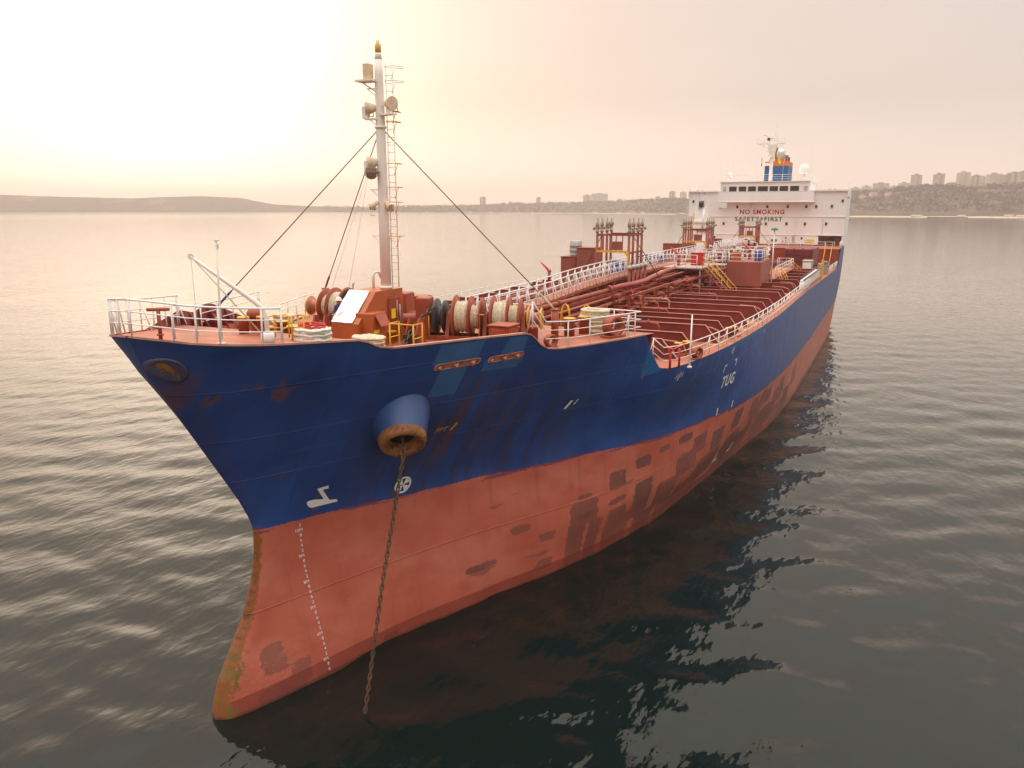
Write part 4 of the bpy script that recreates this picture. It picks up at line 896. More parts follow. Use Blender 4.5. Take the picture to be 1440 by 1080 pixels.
    mb = MB(); mb.bx(1.3, 2.3, fy-.06, fy-.004, 12.0, 12.35); mb.build('notice_board', M['signgreen'], ship)
    mb = MB(); mb.bx(2.9, 4.3, fy-.06, fy-.004, 11.85, 12.9); nb = mb.build('notice_board', M['markwhite'], ship)
    for x0, z0, m in ((3.05,11.95,'signred'),(3.55,11.95,'bluebox'),(4.0,11.95,'flagyellow'),(3.5,12.5,'bluebox')):
        q = MB(); q.bx(x0, x0+.22, fy-.075, fy-.062, z0, z0+.25); q.build('sticker', M[m], nb)
    mb = MB()
    for k in range(4): mb.bx(4.6, 4.85, fy-.07, fy-.004, 11.9+k*.28, 12.14+k*.28, 0)
    mb.build('signal_board', M['markorange'], ship)
    # compass deck rails, funnel
    railing('bridge_railing', [Vector(p) for p in ((-6.9,127,21.5),(-6.9,116.9,21.5),(6.6,116.9,21.5),(6.6,127,21.5))], M['white'], 1.0, 3, 1.5)
    for s, a in ((-1, -12.3), (1, 12.25)): railing('wing_railing', [Vector((a, 117.9, 20.12)), Vector((a, 123.8, 20.12))], M['white'], .9, 2, 1.5)
    fu = MB(); fu.bx(-2.0, 1.9, 128.7, 134.6, 19.9, 24.4); f = fu.build('funnel', M['funnel_blue'], ship)
    q = MB(); q.bx(-2.0, 1.9, 128.7, 134.6, 24.403, 25.15); q.build('orange_band', M['funnel_orange'], f)
    q = MB(); q.bx(-2.25, -1.2, 128.64, 128.697, 24.5, 24.9); q.build('faded_patch', M['white'], f)
    q = MB(); q.lathe([(.62,0),(.7,1.2),(.72,1.7),(.6,2.1),(.35,2.35),(.02,2.45)], (.25,131,25.0), n=14); q.build('exhaust', M['exhaust'], f)
    for x, y, h, r in ((-1.1,130.5,2.6,.25),(-.75,132.6,2.9,.24),(1.25,131,1.5,.26),(1.5,132,1.2,.2),(-1.6,132,.9,.2)):
        q = MB(); q.lathe([(r,0),(r,h-.3),(r*1.3,h-.3),(r*.6,h)], (x,y,25.0), n=10); q.build('exhaust', M['exhaust'], f)
house()
def radar_mast():
    m = MB(); m.tube([(0,122,21.5),(0,122,25.2),(0,122,27.2)], [.30,.26,.22], 10); m.tube([(0,122,25.2),(0,122,27.3),(0,122,27.7)], [.3,.75,.8], 12)
    m.bx(-.5, .5, 121.5, 122.5, 25.0, 25.12); m.bx(-2.4, 2.0, 121.6, 122.4, 27.55, 27.66)
    for x in (-2.4, 2.0): m.beam((0,122,26.6), (x*.9,122,27.55), .07, .07)
    o = m.build('radar_mast', M['cream'], ship)
    rail([(-2.4,121.6,27.66),(2.0,121.6,27.66),(2.0,122.4,27.66),(-2.4,122.4,27.66),(-2.4,121.6,27.66)], .75, 2, .95).build('mast_railing', M['cream'], o)
    t = MB(); 
    for x in (-.28, .28): t.tube([(x+.45,122,27.7),(.45,122,30.2)], .035, 5)
    for z in np.arange(28.0, 30.2, .42): t.tube([(.45-.5+(z-28)*.17,122,z),(.45+.5-(z-28)*.17,122,z)], .025, 4)
    t.tube([(.45,122,30.1),(.5,122,31.2)], .02, 4); t.build('signal_lattice', M['cream'], o)
    r = MB(); r.bx(-.9, -.15, 121.2, 121.8, 28.0, 28.6, 0, .08); r.beam((-1.45,121.5,28.95), (.05,121.5,28.5), .2, .16); r.build('radar_scanner', M['cream'], o)
    r = MB(); r.bx(-.75, -.35, 121.15, 121.21, 28.05, 28.5); r.build('lamp_box', M['dark'], o)
    r = MB(); r.beam((-.9,121,26.2), (.5,121,26.6), .16, .14); r.bx(-.5,.1,121,121.6,25.4,25.9,0,.06); r.build('radar_scanner', M['cream'], o)
    for a, b in (((-2.3,122,27.5),(-2.3,122,21.6)),((1.9,122,27.5),(1.9,122,21.6)),((-1.4,122,27.5),(-1.4,122,21.6)),((0,122,25),(-5.5,120,21.6))):
        q = MB(); q.tube([a, b], .015, 4); q.build('halyard', M['cream'], o)
radar_mast()
def dome(x, y, z, r, ph, lab):
    t = thing('satellite_dome', (x, y, z), lab, 'satellite dome')
    b = MB(); b.lathe([(r*.86,0),(r,.25*r),(r,.9*r),(r*.93,1.25*r),(r*.7,1.65*r),(r*.35,1.88*r),(.01,1.95*r)], (x,y,z+ph), n=16); put(b.build('radome', M['white']), t)
    b = MB(); b.tube([(x,y,z),(x,y,z+ph)], r*.22, 8); b.bx(x-r*.5, x+r*.5, y-r*.5, y+r*.5, z+ph-.12, z+ph)
    for s in (-1, 1): b.tube([(x+s*r*.8,y,z),(x+s*r*.2,y,z+ph-.1)], .04, 5)
    put(b.build('pedestal', M['white']), t)
dome(5.2, 122, 21.5, .80, 1.25, 'large white satellite dome on the right of the bridge roof'); dome(-6.4, 121, 21.5, .38, .9, 'small white satellite dome on the left of the bridge roof')
for x, lab in ((-7.1,'whip aerial at the left end of the bridge roof'),(6.3,'whip aerial beside the large satellite dome')):
    b = MB(); b.tube([(x,122,21.5),(x,122,22.6)], .05, 5); b.tube([(x,122,22.6),(x+.1,122,25),(x+.25,122,28.6)], [.02,.014,.008], 4); solo(b, 'whip_aerial', M['white'], (x,122,21.5), 'thin '+lab, 'aerial')
for k, (x, z) in enumerate(((-11.0,20.12),(-10.3,20.12),(9.6,20.12),(10.4,20.12))):
    y = 118.2 if k != 1 else 118.4; t = thing('searchlight', (x, y, z), ('outermost','inner')[k in (1,2)]+' searchlight on the '+('left' if k < 2 else 'right')+' bridge wing', 'searchlight')
    b = MB(); b.tube([(x,y,z),(x,y,z-.05+.2)], .05, 6); put(b.build('bracket', M['steel']), t)
    b = MB(); b.lathe([(.18,.3),(.34,.05),(.36,-.12)], (x,y,z+.1-.35*(k>-1)), (0,1,0), n=12); put(b.build('lamp_housing', M['dark']), t)
    b = MB(); b.lathe([(.33,0),(.01,.02)], (x,y-.13,z-.25), (0,1,0), n=12); put(b.build('lens', M['lamp']), t)
def flag(x, y, z, w, h, m, label, tilt):
    b = MB(); n = 6; P = []
    for i in range(n+1):
        for j in range(4):
            u = i/n; P.append((x+tilt*u*w+.05*math.sin(u*7+j), y+.12*math.sin(u*6), z-j/3*h*(1-.25*u)-u*.75*w))
    b.add(P, [(i*4+j, i*4+4+j, i*4+5+j, i*4+1+j) for i in range(n) for j in range(3)], 0, True); solo(b, 'flag', m, (x,y,z-h), label, 'flag')
flag(1.1, 120.8, 25.6, 1.0, .9, M['flagyellow'], 'yellow signal flag drooping in front of the funnel', .5)
flag(-1.55, 121.5, 24.9, .5, .8, M['red'], 'small red and green flag left of the radar mast', .25); flag(-1.5, 121.4, 25.5, .35, .55, M['flaggreen'], 'green flag hoisted above the red one by the radar mast', .2)
# ---------------------------------------------------------------- deck structures that are parts of the ship: catwalk, pipe rack
def cwz(y): return float(np.interp(y, [18.6, 27, 33, 40], [11.5, 11.62, 11.92, 12.08]))
def catwalk():
    ys_c = list(np.arange(18.6, 106, 1.9)); x0, x1 = -.3, .8
    m = MB()
    for a, b in zip(ys_c[:-1], ys_c[1:]):
        m.add([(x0,a,cwz(a)),(x1,a,cwz(a)),(x1,b,cwz(b)),(x0,b,cwz(b))], [(0,1,2,3)])
        for x in (x0, x1): m.beam((x,a,cwz(a)-.1), (x,b,cwz(b)-.1), .07, .2)
    for y in ys_c[1::2]:
        for x in (x0, x1): m.beam((x,y,md(y)), (x,y,cwz(y)-.15), .1, .1)
    o = m.build('catwalk', M['deck'], ship)
    for x, w in ((x0, Vector((-1,0,0))), (x1, Vector((1,0,0)))):
        yy = [y for y in ys_c if not (x > 0 and 52.5 < y < 60.5)]
        for seg in ([y for y in yy if y < 53], [y for y in yy if y > 59]) if x > 0 else (yy,):
            rail([(x,y,cwz(y)) for y in seg], 1.15, 3, 1.3, 1, w, .032).build('catwalk_railing', M['white'], o)
catwalk()
def pipe_rack():
    m = MB(); Y0, Y1 = 20., 106.
    for y in np.arange(21, 106, 3.4):
        for x in (-2.6, 2.3): m.beam((x,y,md(y)), (x,y,11.5), .13, .13)
        for z in (10.35, 11.0, 11.45): m.beam((-2.6,y,z), (2.3,y,z), .1, .14)
    for z in (10.4, 11.5): m.beam((2.36,Y0,z), (2.36,35.5,z), .12, .16); m.beam((2.36,46,z), (2.36,Y1,z), .12, .16); m.beam((-2.66,Y0,z), (-2.66,Y1,z), .12, .16)
    # manifold frame standing out to port
    for y in (33.2, 36.6, 40, 43.5):
        for x in (2.9, 3.95): m.beam((x,y,md(y)), (x,y,11.45), .14, .14)
        for z in (10.1, 10.8, 11.42): m.beam((-1,y,z), (3.95,y,z), .1, .12)
    for z in (9.95, 11.45): m.beam((4.0,33.2,z), (4.0,43.5,z), .12, .17); m.beam((2.9,33.2,z), (2.9,43.5,z), .1, .14)
    for y in (50,53.5,57,61,64.5): 
        m.beam((4.2,y,md(y)), (4.2,y,11.3), .14, .14); m.beam((2.3,y,11.25), (4.2,y,11.25), .1, .14); m.beam((2.3,y,10.5), (4.2,y,10.5), .1, .12)
    m.beam((4.2,48,11.25), (4.2,66,11.25), .12, .16); m.beam((4.2,48,10.1), (4.2,66,10.1), .12, .16)
    o = m.build('pipe_rack', M['pipe'], ship)
    g = np.random.default_rng(4)
    for k, (x, z, r, a, b) in enumerate([(-2.3,11.62,.12,20,106),(-1.9,11.62,.09,20,104),(-1.5,11.64,.14,20,106),(-1.05,11.6,.08,24,106),(1.15,11.2,.10,19.6,106),(1.45,11.17,.09,19.6,96),(1.8,11.18,.12,19.6,106),(2.1,11.62,.07,20,90),
        (-2.2,10.55,.16,20,106),(-1.6,10.55,.12,20,106),(-1.1,10.52,.10,20,106),(-.5,10.53,.13,20,106),(.1,10.5,.10,20,106),(.7,10.53,.13,20,106),(1.3,10.5,.10,20,106),(1.85,10.52,.13,20,106),(2.72,11.35,.09,20,33),(2.75,10.95,.12,20,46),(3.1,10.55,.10,21,60),(3.45,10.3,.12,22,66),(2.8,10.2,.08,20,80),(3.3,11.2,.09,44,66),(3.7,11.2,.11,46,66),(2.7,11.62,.10,44,100)]):
        q = MB(); pts = [(x,y,z) for y in (a, a+(b-a)*.33, a+(b-a)*.66, b)]; q.tube(pts, r, 8)
        for y in np.arange(a+4+k*.7, b, 9.5): q.lathe([(r*1.5,0),(r*1.5,.09)], (x,y,z), (0,1,0), n=10)
        q.build('cargo_pipe', (M['pipe'], M['equip'], M['tank'])[k % 3], o)
    q = MB(); q.tube([(2.2,19.8,11.78),(2.2,27,11.75),(2.2,34.2,11.72)], .14, 10); q.lathe([(.2,0),(.2,.12)], (2.2,25,11.76), (0,1,0), n=10); q.lathe([(.27,-.5),(.27,.0)], (2.2,34.5,11.75), (0,1,0), n=14); q.build('cargo_pipe', M['pipe'], o)
    q = MB(); q.tube([(2.2,34.9,11.75),(2.3,36.8,11.78),(2.6,38.5,11.8),(2.7,41.0,11.82),(2.4,44,11.85),(1.9,50,11.9),(1.7,60,11.95),(1.6,72,11.98)], .19, 10); q.build('cargo_pipe', mat('red_main', (.34,.055,.045), .4, var=.15, scale=1), o)
    q = MB(); q.tube([(2.05,47.6,11.87),(1.98,48.8,11.885)], .205, 10); q.build('pipe_marking', M['yellow'], o)
    # cross pipes with valves, low by the deck
    for k in range(44):
        y = 22.5+k*1.88+g.uniform(-.6,.6); x1 = g.uniform(2.9, 5.2) if k % 3 else g.uniform(4.5, 7.5); x0 = -g.uniform(3, 7); z = md(y)+1.05+g.uniform(0, .25); r = g.uniform(.06,.11)
        q = MB(); q.tube([(x0,y,md(y)+.1),(x0,y,z-.1),(x0+.15,y,z),(x1-.15,y,z),(x1,y,z-.15),(x1,y,md(y)+.1)], r, 7)
        for x in np.linspace(x0+.8, x1-.6, 4): q.lathe([(r*1.7,-.05),(r*1.7,.05)], (x,y,z), (1,0,0), n=9)
        q.build('branch_pipe', (M['pipe'], M['equip'], M['tank'], M['pipe'], M['girder_edge'])[k % 5], o)
    for k in range(46):
        y = 22+g.uniform(0, 82); x = g.choice([-3.4,-3.0,2.7,3.1,3.5,3.3,4.6,-4.2]); z = md(y)+1.2+g.uniform(0,.5)
        q = MB(); q.tube([(x,y,md(y)+.9),(x,y,z+.35)], .045, 6); q.lathe([(.11,0),(.13,.12),(.11,.25)], (x,y,z-.3), n=9)
        n = 10; q.tube([(x+.17*math.cos(6.283*i/n), y+.17*math.sin(6.283*i/n), z+.36) for i in range(n)], .02, 4, closed=True); q.tube([(x-.17,y,z+.36),(x+.17,y,z+.36)], .015, 4)
        q.build('valve_wheel', M['equip'] if k % 3 else M['red'], o)
pipe_rack()
def platforms():
    m = MB(); m.bx(.85, 4.4, 53, 58, 11.93, 12.05); m.bx(.85, 5.45, 58.02, 60, 11.93, 12.05)
    for x, y in ((4.2,53.2),(4.2,57.8),(1.2,53.2)): m.beam((x,y,md(y)), (x,y,11.93), .12, .12)
    o = m.build('manifold_platform', mat('grating_steel', (.40,.33,.30), .6, var=.2, scale=6), ship)
    rail([(.9,53.1,12.05),(3.9,53.1,12.05)], 1.1, 3, 1.0).build('platform_railing', M['white'], o)
    rail([(4.3,54.6,12.05),(4.3,58.1,12.05),(5.45,58.1,12.05)], 1.1, 3, 1.1).build('platform_railing', M['white'], o)
    rail([(.9,59.9,12.05),(5.45,59.9,12.05)], 1.1, 3, 1.3).build('platform_railing', M['white'], o)
    m = MB(); m.bx(7.0, 9.0, 64.9, 82, 10.2, 10.34); 
    for y in (66, 72, 78, 81.6):
        for x in (7.1, 8.9): m.beam((x,y,md(y)), (x,y,10.2), .1, .1)
    o = m.build('side_platform', M['deck'], ship)
    rail([(8.9,66.5,10.34),(8.9,81.9,10.34),(7.1,81.9,10.34)], 1.1, 3, 1.7).build('platform_railing', M['white'], o)
platforms()
def ladder(a, b, w, label, base_cat='ladder', wdir=(0,1,0), rails=True):
    """inclined ladder from a (foot) to b (head)"""
    a, b = Vector(a), Vector(b); W = Vector(wdir)*w/2; t = thing('inclined_ladder', a, label, base_cat)
    m = MB()
    for s in (-1, 1): m.beam(a+W*s, b+W*s, .05, .14)
    n = int((b-a).length/.28)
    for i in range(1, n): p = a.lerp(b, i/n); m.beam(p-W, p+W, .16, .03)
    put(m.build('steps', M['pipe']), t)
    for s in (-1, 1):
        m = MB(); u = Vector((0,0,.95)); m.tube([a+W*s, a+W*s+u, b+W*s+u, b+W*s], .03, 6); m.tube([a+W*s+u*.55, b+W*s+u*.55], .022, 5)
        for f in (.3,.65): p = a.lerp(b, f)+W*s; m.tube([p, p+u], .025, 5)
        put(m.build('handrail', M['yellow']), t)
    return t
ladder((7.35,52.1,9.55),(4.5,53.9,12.05),.75,'yellow railed ladder down from the manifold platform to the girders',wdir=(.53,.84,0))
ladder((9.9,66.0,9.5),(9.0,68.5,10.34),.6,'short yellow ladder at the near end of the side platform',wdir=(.9,.3,0))
ladder((9.3,84.2,9.2),(8.3,82.1,10.34),.6,'short yellow ladder at the far end of the side platform',wdir=(.9,-.3,0))
ladder((10.9,104.3,8.85),(10.9,107.9,11.42),.9,'yellow ladder climbing to the poop deck by the port rail',wdir=(1,0,0))
ladder((8.3,66,10.4),(7.6,64.9,12.4),.6,'yellow ladder from the side platform to the tank top',wdir=(.85,-.5,0))

# ---------------------------------------------------------------- things standing on the deck
def deck_tank():
    t = thing('deck_tank', (7.05, 61.6, md(61)), 'large brown slab-sided tank standing among the deck girders to port', 'deck tank')
    b = MB(); b.bx(5.5, 8.6, 58.5, 64.7, 10.05, 12.38, 0, .06); put(b.build('tank_shell', M['tank']), t)
    b = MB(); 
    for x0, x1, y0, y1 in ((5.5,6.1,58.55,58.75),(8.0,8.6,58.55,58.75),(5.5,5.7,64.4,64.65),(8.35,8.58,64.3,64.65),(8.35,8.58,61,61.6)): b.bx(x0, x1, y0, y1, md(60), 10.05)
    put(b.build('support', M['tank']), t)
    rail([(5.6,58.6,12.38),(8.5,58.6,12.38),(8.5,64.6,12.38),(5.6,64.6,12.38)], 1.1, 3, 1.3, 0, None, .026).build('top_railing', M['white']).parent = None
    o = COL.objects['top_railing']; put(o, t)
deck_tank()
def barrel(x, y, z, m, lab, r=.29, h=.88):
    b = MB(); b.lathe([(r,0),(r*1.03,.03),(r,.06),(r,h*.33),(r*1.04,h*.36),(r,h*.39),(r,h*.63),(r*1.04,h*.66),(r,h*.69),(r,h-.03),(r*.95,h)], (x,y,z), n=14); solo(b, 'barrel', m, (x,y,z), lab, 'barrel')
barrel(8.0, 60.2, 12.38, M['bluebox'], 'blue barrel near the outer rail on the tank top'); barrel(8.1, 61.1, 12.38, M['bluebox'], 'second blue barrel just behind the first on the tank top')
barrel(6.0, 60.5, 12.38, M['orange'], 'orange brown barrel on the inner side of the tank top', .42, .8)
barrel(-5.4, 47.5, 13.2, M['steel'], 'grey steel drum standing beside the tall locker', .55, 1.25)
def box_thing(name, x0, x1, y0, y1, z0, z1, m, lab, cat, extra=None):
    t = thing(name, ((x0+x1)/2, (y0+y1)/2, z0), lab, cat); b = MB(); b.bx(x0, x1, y0, y1, z0, z1, 0, .04); put(b.build('casing', m), t)
    b = MB(); w = (x1-x0)*.34; b.bx((x0+x1)/2-w, (x0+x1)/2+w, y0-.045, y0-.003, z0+(z1-z0)*.12, z1-(z1-z0)*.1, 0, .01); put(b.build('door', m), t)
    b = MB(); b.bx(x0-.05, x1+.05, y0-.06, y1+.05, z1+.003, z1+.05); put(b.build('lid', m), t)
    return t
box_thing('deck_locker', -4.75, -3.15, 46, 47.9, 9.5, 13.9, M['tank'], 'tall rust-red locker left of the nearest vent gantry', 'locker')
box_thing('deck_locker', -6.4, -5.0, 46.5, 48.5, 9.5, 13.1, M['tank'], 'low rust-red box carrying the grey drum', 'locker')
box_thing('deck_locker', -6.4, -2.5, 80, 81.2, 9.3, 12.95, M['tank'], 'wide rust-red screen between the first and second vent gantries', 'locker')
box_thing('deck_locker', -3.05, -1.4, 90, 91.5, 9.1, 13.25, M['tank'], 'rust-red locker right of the second vent gantry', 'locker')
box_thing('fire_box', 2.6, 3.7, 56.3, 57.2, 12.05, 13.15, M['red'], 'bright red fire box on the manifold platform', 'fire box')
for x, y, lab in ((-6.2,60,'row of blue crates beyond the near vent gantry'),(-6.9,72,'blue crates beyond the catwalk farther aft')):
    t = thing('blue_rack', (x, y, 9.4), lab, 'rack'); b = MB(); b.bx(x-.6, x+2.6, y, y+1.4, 9.5, 12.0, 0, .05); put(b.build('casing', M['bluebox']), t)
    b = MB()
    for k in range(5): b.bx(x-.55+k*.64, x-.47+k*.64, y-.06, y-.003, 9.6, 11.95)
    put(b.build('bar', M['steel']), t)
def fire_monitor(x, y, z, lab):
    t = thing('fire_monitor', (x, y, z), lab, 'fire monitor'); b = MB(); b.tube([(x,y,z),(x,y,z+.75)], .13, 10); b.lathe([(.22,0),(.22,.08)], (x,y,z+.3), n=12); put(b.build('riser', M['equip']), t)
    b = MB(); b.ball((x,y,z+.85), .17, 10); b.tube([(x,y,z+.85),(x-.25,y,z+1.1),(x-.75,y,z+1.55)], [.11,.10,.07], 8); put(b.build('nozzle', M['red']), t)
fire_monitor(1.5, 56.2, 12.05, 'red fire monitor on the manifold platform'); fire_monitor(6.9, 62.5, 12.38, 'red fire monitor on top of the brown tank'); fire_monitor(-6.4, 44, 11.2, 'red fire monitor left of the catwalk')
def vent_gantry(xc, y0, w, ztop_, lab, s=1.0):
    t = thing('vent_gantry', (xc, y0, md(y0)), lab, 'vent gantry')
    hx = w/2; ys_g = [y0, y0+1.05, y0+2.3, y0+3.35]; f = MB()
    for x in (xc-hx, xc+hx):
        for y in ys_g: f.tube([(x,y,md(y)),(x,y,ztop_)], .105, 8)
        for z in (ztop_-.05, ztop_-1.35, 12.6): f.beam((x,ys_g[0],z), (x,ys_g[-1],z), .1, .13)
    for y in (ys_g[0], ys_g[-1]): f.beam((xc-hx,y,ztop_), (xc+hx,y,ztop_), .12, .14)
    for x in np.linspace(xc-hx, xc+hx, 6)[1:-1]: f.beam((x,y0,ztop_-1.2), (x,y0,ztop_), .06, .06)
    put(f.build('frame', M['pipe']), t)
    b = MB(); b.beam((xc-hx,y0-.09,ztop_-1.25), (xc+hx,y0-.09,ztop_-1.25), .12, .16); b.beam((xc+hx+.0,y0-.1,12.1), (xc+hx,y0-.1,ztop_-1.25), .1, .12); b.beam((xc+hx-.3,y0-.09,ztop_-1.3), (xc+hx,y0-.09,ztop_-1.6), .1, .1); put(b.build('portal_beam', M['yellow']), t)
    b = MB(); b.bx(xc-.1, xc+.75, y0-.02, y0+.1, ztop_-1.15, ztop_-.5); put(b.build('panel', M['tank']), t)
    proto = None
    for x in (xc-hx, xc+hx):
        for y in ys_g:
            if proto is None:
                b = MB(); b.lathe([(.10,0),(.10,.12),(.15,.14),(.15,.26),(.09,.28),(.11,.55),(.16,.6),(.13,.85),(.07,.92),(.06,1.15),(.01,1.25)], (0,0,0), n=9); b.lathe([(.05,-.34),(.13,-.33),(.13,-.2),(.05,-.18),(.05,0)], (0,0,.42), (1,0,0), n=8)
                proto = b.build('pressure_valve', mat('weathered_brass', (.36,.27,.20), .5, .2, var=.25, scale=5)); o = proto
            else: o = proto.copy(); COL.objects.link(o)
            o.parent = t; o.location = Vector((x, y, ztop_+.05))-t.location
            if x > xc: o.scale = (-1, 1, 1)
    for sx in (-1, 1):
        b = MB(); b.tube([(xc+sx*hx,y0+1,ztop_-.1),(xc+sx*(hx+2.0),y0+2,11.8)], .035, 5); put(b.build('stay', M['wire']), t)
vent_gantry(.02, 41.3, 2.55, 15.2, 'nearest vent gantry straddling the catwalk, yellow portal and eight valves'); vent_gantry(0, 69, 2.5, 14.95, 'middle vent gantry standing in front of the white crane'); vent_gantry(.3, 101, 2.3, 14.6, 'farthest vent gantry below the SAFETY+FIRST lettering')
def low_vents():
    t = thing('vent_cluster', (1.6, 41, 9.5), 'low cluster of brown vent pipes on the port side of the nearest gantry', 'vent pipes')
    for k in range(5):
        x, y = 2.0+.02*k, 39.4+k*.95; b = MB(); b.tube([(x,y,9.6),(x,y,12.7)], .10, 8); o = b.build('vent_pipe', M['pipe']); put(o, t)
        b = MB(); b.lathe([(.13,0),(.2,.1),(.2,.25),(.1,.36)], (x,y,12.7), n=10); put(b.build('vent_cap', M['steel']), t)
low_vents()
def hose_crane():
    x, y = -5.0, 95.; z0 = md(y); t = thing('hose_crane', (x, y, z0), 'white pedestal crane with yellow ladder standing in front of the deckhouse', 'crane')
    b = MB(); b.tube([(x,y,z0),(x,y,14.2)], [.85,.72], 16); b.lathe([(.95,0),(.95,.18)], (x,y,14.2), n=16); put(b.build('pedestal', M['white']), t)
    b = MB(); b.add([(x-1.0,y-1,14.4),(x+1.0,y-1,14.4),(x+1.0,y+1.2,14.4),(x-1.0,y+1.2,14.4),(x-.85,y-.6,17.3),(x+.85,y-.6,17.3),(x+.85,y+.9,17.3),(x-.85,y+.9,17.3)], [(0,1,5,4),(1,2,6,5),(2,3,7,6),(3,0,4,7),(4,5,6,7),(3,2,1,0)]); b.bx(x-.95, x+.95, y-1.1, y-.6, 15.3, 15.55); put(b.build('slewing_house', M['white']), t)
    b = MB(); b.bx(x-.28, x+.28, y-.3, y+16, 17.35, 18.1); b.bx(x-.5, x-.3, y-.8, y+.5, 17.2, 18.2); b.bx(x+.3, x+.5, y-.8, y+.5, 17.2, 18.2); put(b.build('boom', M['white']), t)
    b = MB(); b.lathe([(.42,-.3),(.42,.3)], (x,y-.7,17.85), (1,0,0), n=14); put(b.build('sheave', M['dark']), t)
    b = MB(); b.tube([(x+.35,y-1.05,14.6),(x+.35,y-.75,17.2)], .16, 10); put(b.build('hydraulic_ram', M['white']), t)
    b = MB()
    for s in (-.25,.25): b.tube([(x-1.15,y+s-.6,12.5),(x-1.05,y+s-.6,16.6)], .05, 5)
    for z in np.arange(12.7, 16.5, .35): b.tube([(x-1.13,y-.85,z),(x-1.13,y-.35,z)], .03, 4)
    b.bx(x-1.3, x-.2, y-1.3, y-1.0, 13.4, 13.5); put(b.build('ladder', M['yellow']), t)
hose_crane()
def aft_box():
    x0, x1, y0, y1, z1 = 6.2, 9.9, 95, 104, 11.9; t = thing('stiffened_casing', ((x0+x1)/2, y0, md(95)), 'maroon ribbed casing standing before the poop front', 'casing')
    b = MB(); b.bx(x0, x1, y0, y1, md(104), z1); put(b.build('casing', M['maroon']), t)
    b = MB()
    for x in np.linspace(x0+.1, x1-.1, 4): b.bx(x-.06, x+.06, y0-.22, y0-.003, md(95), z1+.15)
    for z in (9.6,10.4,11.2): b.bx(x0, x1, y0-.1, y0-.004, z-.03, z+.03)
    put(b.build('stiffener', M['maroon']), t)
aft_box()
def gangway():
    y0, y1 = 62., 93.; x = 12.1; t = thing('gangway', (x, y0, md(y0)), 'long pale accommodation ladder stowed along the port rail', 'gangway')
    b = MB(); b.bx(x-.55, x-.12, 64, 80.5, 9.55, 10.35); b.bx(x-.5, x-.15, 63.2, 64, 9.6, 10.1); put(b.build('ladder_bed', M['white']), t)
    b = MB(); b.tube([(x,y0,10.55),(x,81,10.5)], .07, 6); b.tube([(x-.5,y0+1,10.6),(x-.5,81,10.55)], .05, 6); b.tube([(x,85,10.7),(x,y1,10.55)], .09, 6)
    put(b.build('handrail', M['dark']), t)
    for n_, m_, q_ in (('stowing_frame','steel',(x-.5, x+.05, 82.2, 83.0, 9.2, 10.9)),('stowing_frame','steel',(x-.5, x+.05, 91, 92, 9.1, 10.6)),('davit_post','yellow',(x-.25, x+.06, 84.0, 84.3, 9.2, 11.2)),('davit_post','yellow',(x-.2, x+.06, 81.3, 81.6, 9.3, 10.9))): b = MB(); b.bx(*q_); put(b.build(n_, M[m_]), t)
    b = MB()
    for y in np.arange(64.3, 80.5, 1.35): b.bx(x-.10, x-.05, y, y+.06, 9.45, 10.5)
    put(b.build('stanchion', M['white']), t)
gangway()
t = thing('winch_house', (9.9, 88.5, md(88)), 'grey steel box standing by the stowed gangway', 'box'); b = MB(); b.bx(9.3, 10.5, 88, 89.6, md(89), 10.9, 0, .05); put(b.build('casing', M['steel']), t); b = MB(); b.bx(9.4, 10.4, 87.93, 87.997, 9.3, 10.6); put(b.build('door', M['white']), t)
def lamp_post(x, y, z0, h, lab):
    t = thing('lamp_post', (x, y, z0), lab, 'lamp post'); b = MB(); b.tube([(x,y,z0),(x,y,z0+h)], .06, 6); put(b.build('post', M['white']), t)
    b = MB(); b.lathe([(.34,0),(.3,.18),(.1,.32)], (x,y,z0+h), n=12); put(b.build('lamp_head', mat('green_lamp', (.12,.26,.2), .4)), t)
lamp_post(8.75, 64.9, 9.5, 5.6, 'white deck lamp post with green head behind the brown tank'); lamp_post(-3.0, 49.5, 9.5, 6.3, 'white deck lamp post with green head left of the nearest gantry')
# white and coloured fittings crowding the manifold amidships
gq = np.random.default_rng(8)
man = thing('cargo_manifold', (3.2, 75, md(75)), 'crowd of pale manifold pipes and valves beyond the cross walkway', 'manifold')
for k in range(34):
    x = gq.uniform(1.5, 6.6); y = gq.uniform(66, 84); h = gq.uniform(11.6, 13.6); r = gq.uniform(.05, .13); b = MB(); b.tube([(x,y,md(y)),(x,y,h),(x+gq.uniform(-.5,.5),y-.3,h+.15)], r, 7); b.lathe([(r*2.1,0),(r*2.1,.1)], (x,y,h-.5), n=9); put(b.build('riser', (M['white'], M['pipe'], M['white'], M['steel'])[k % 4]), man)
rail([(1.4,64.5,12.05),(6.8,64.5,12.05)], 1.1, 3, .9).build('manifold_railing', M['white']); put(COL.objects['manifold_railing'], man)
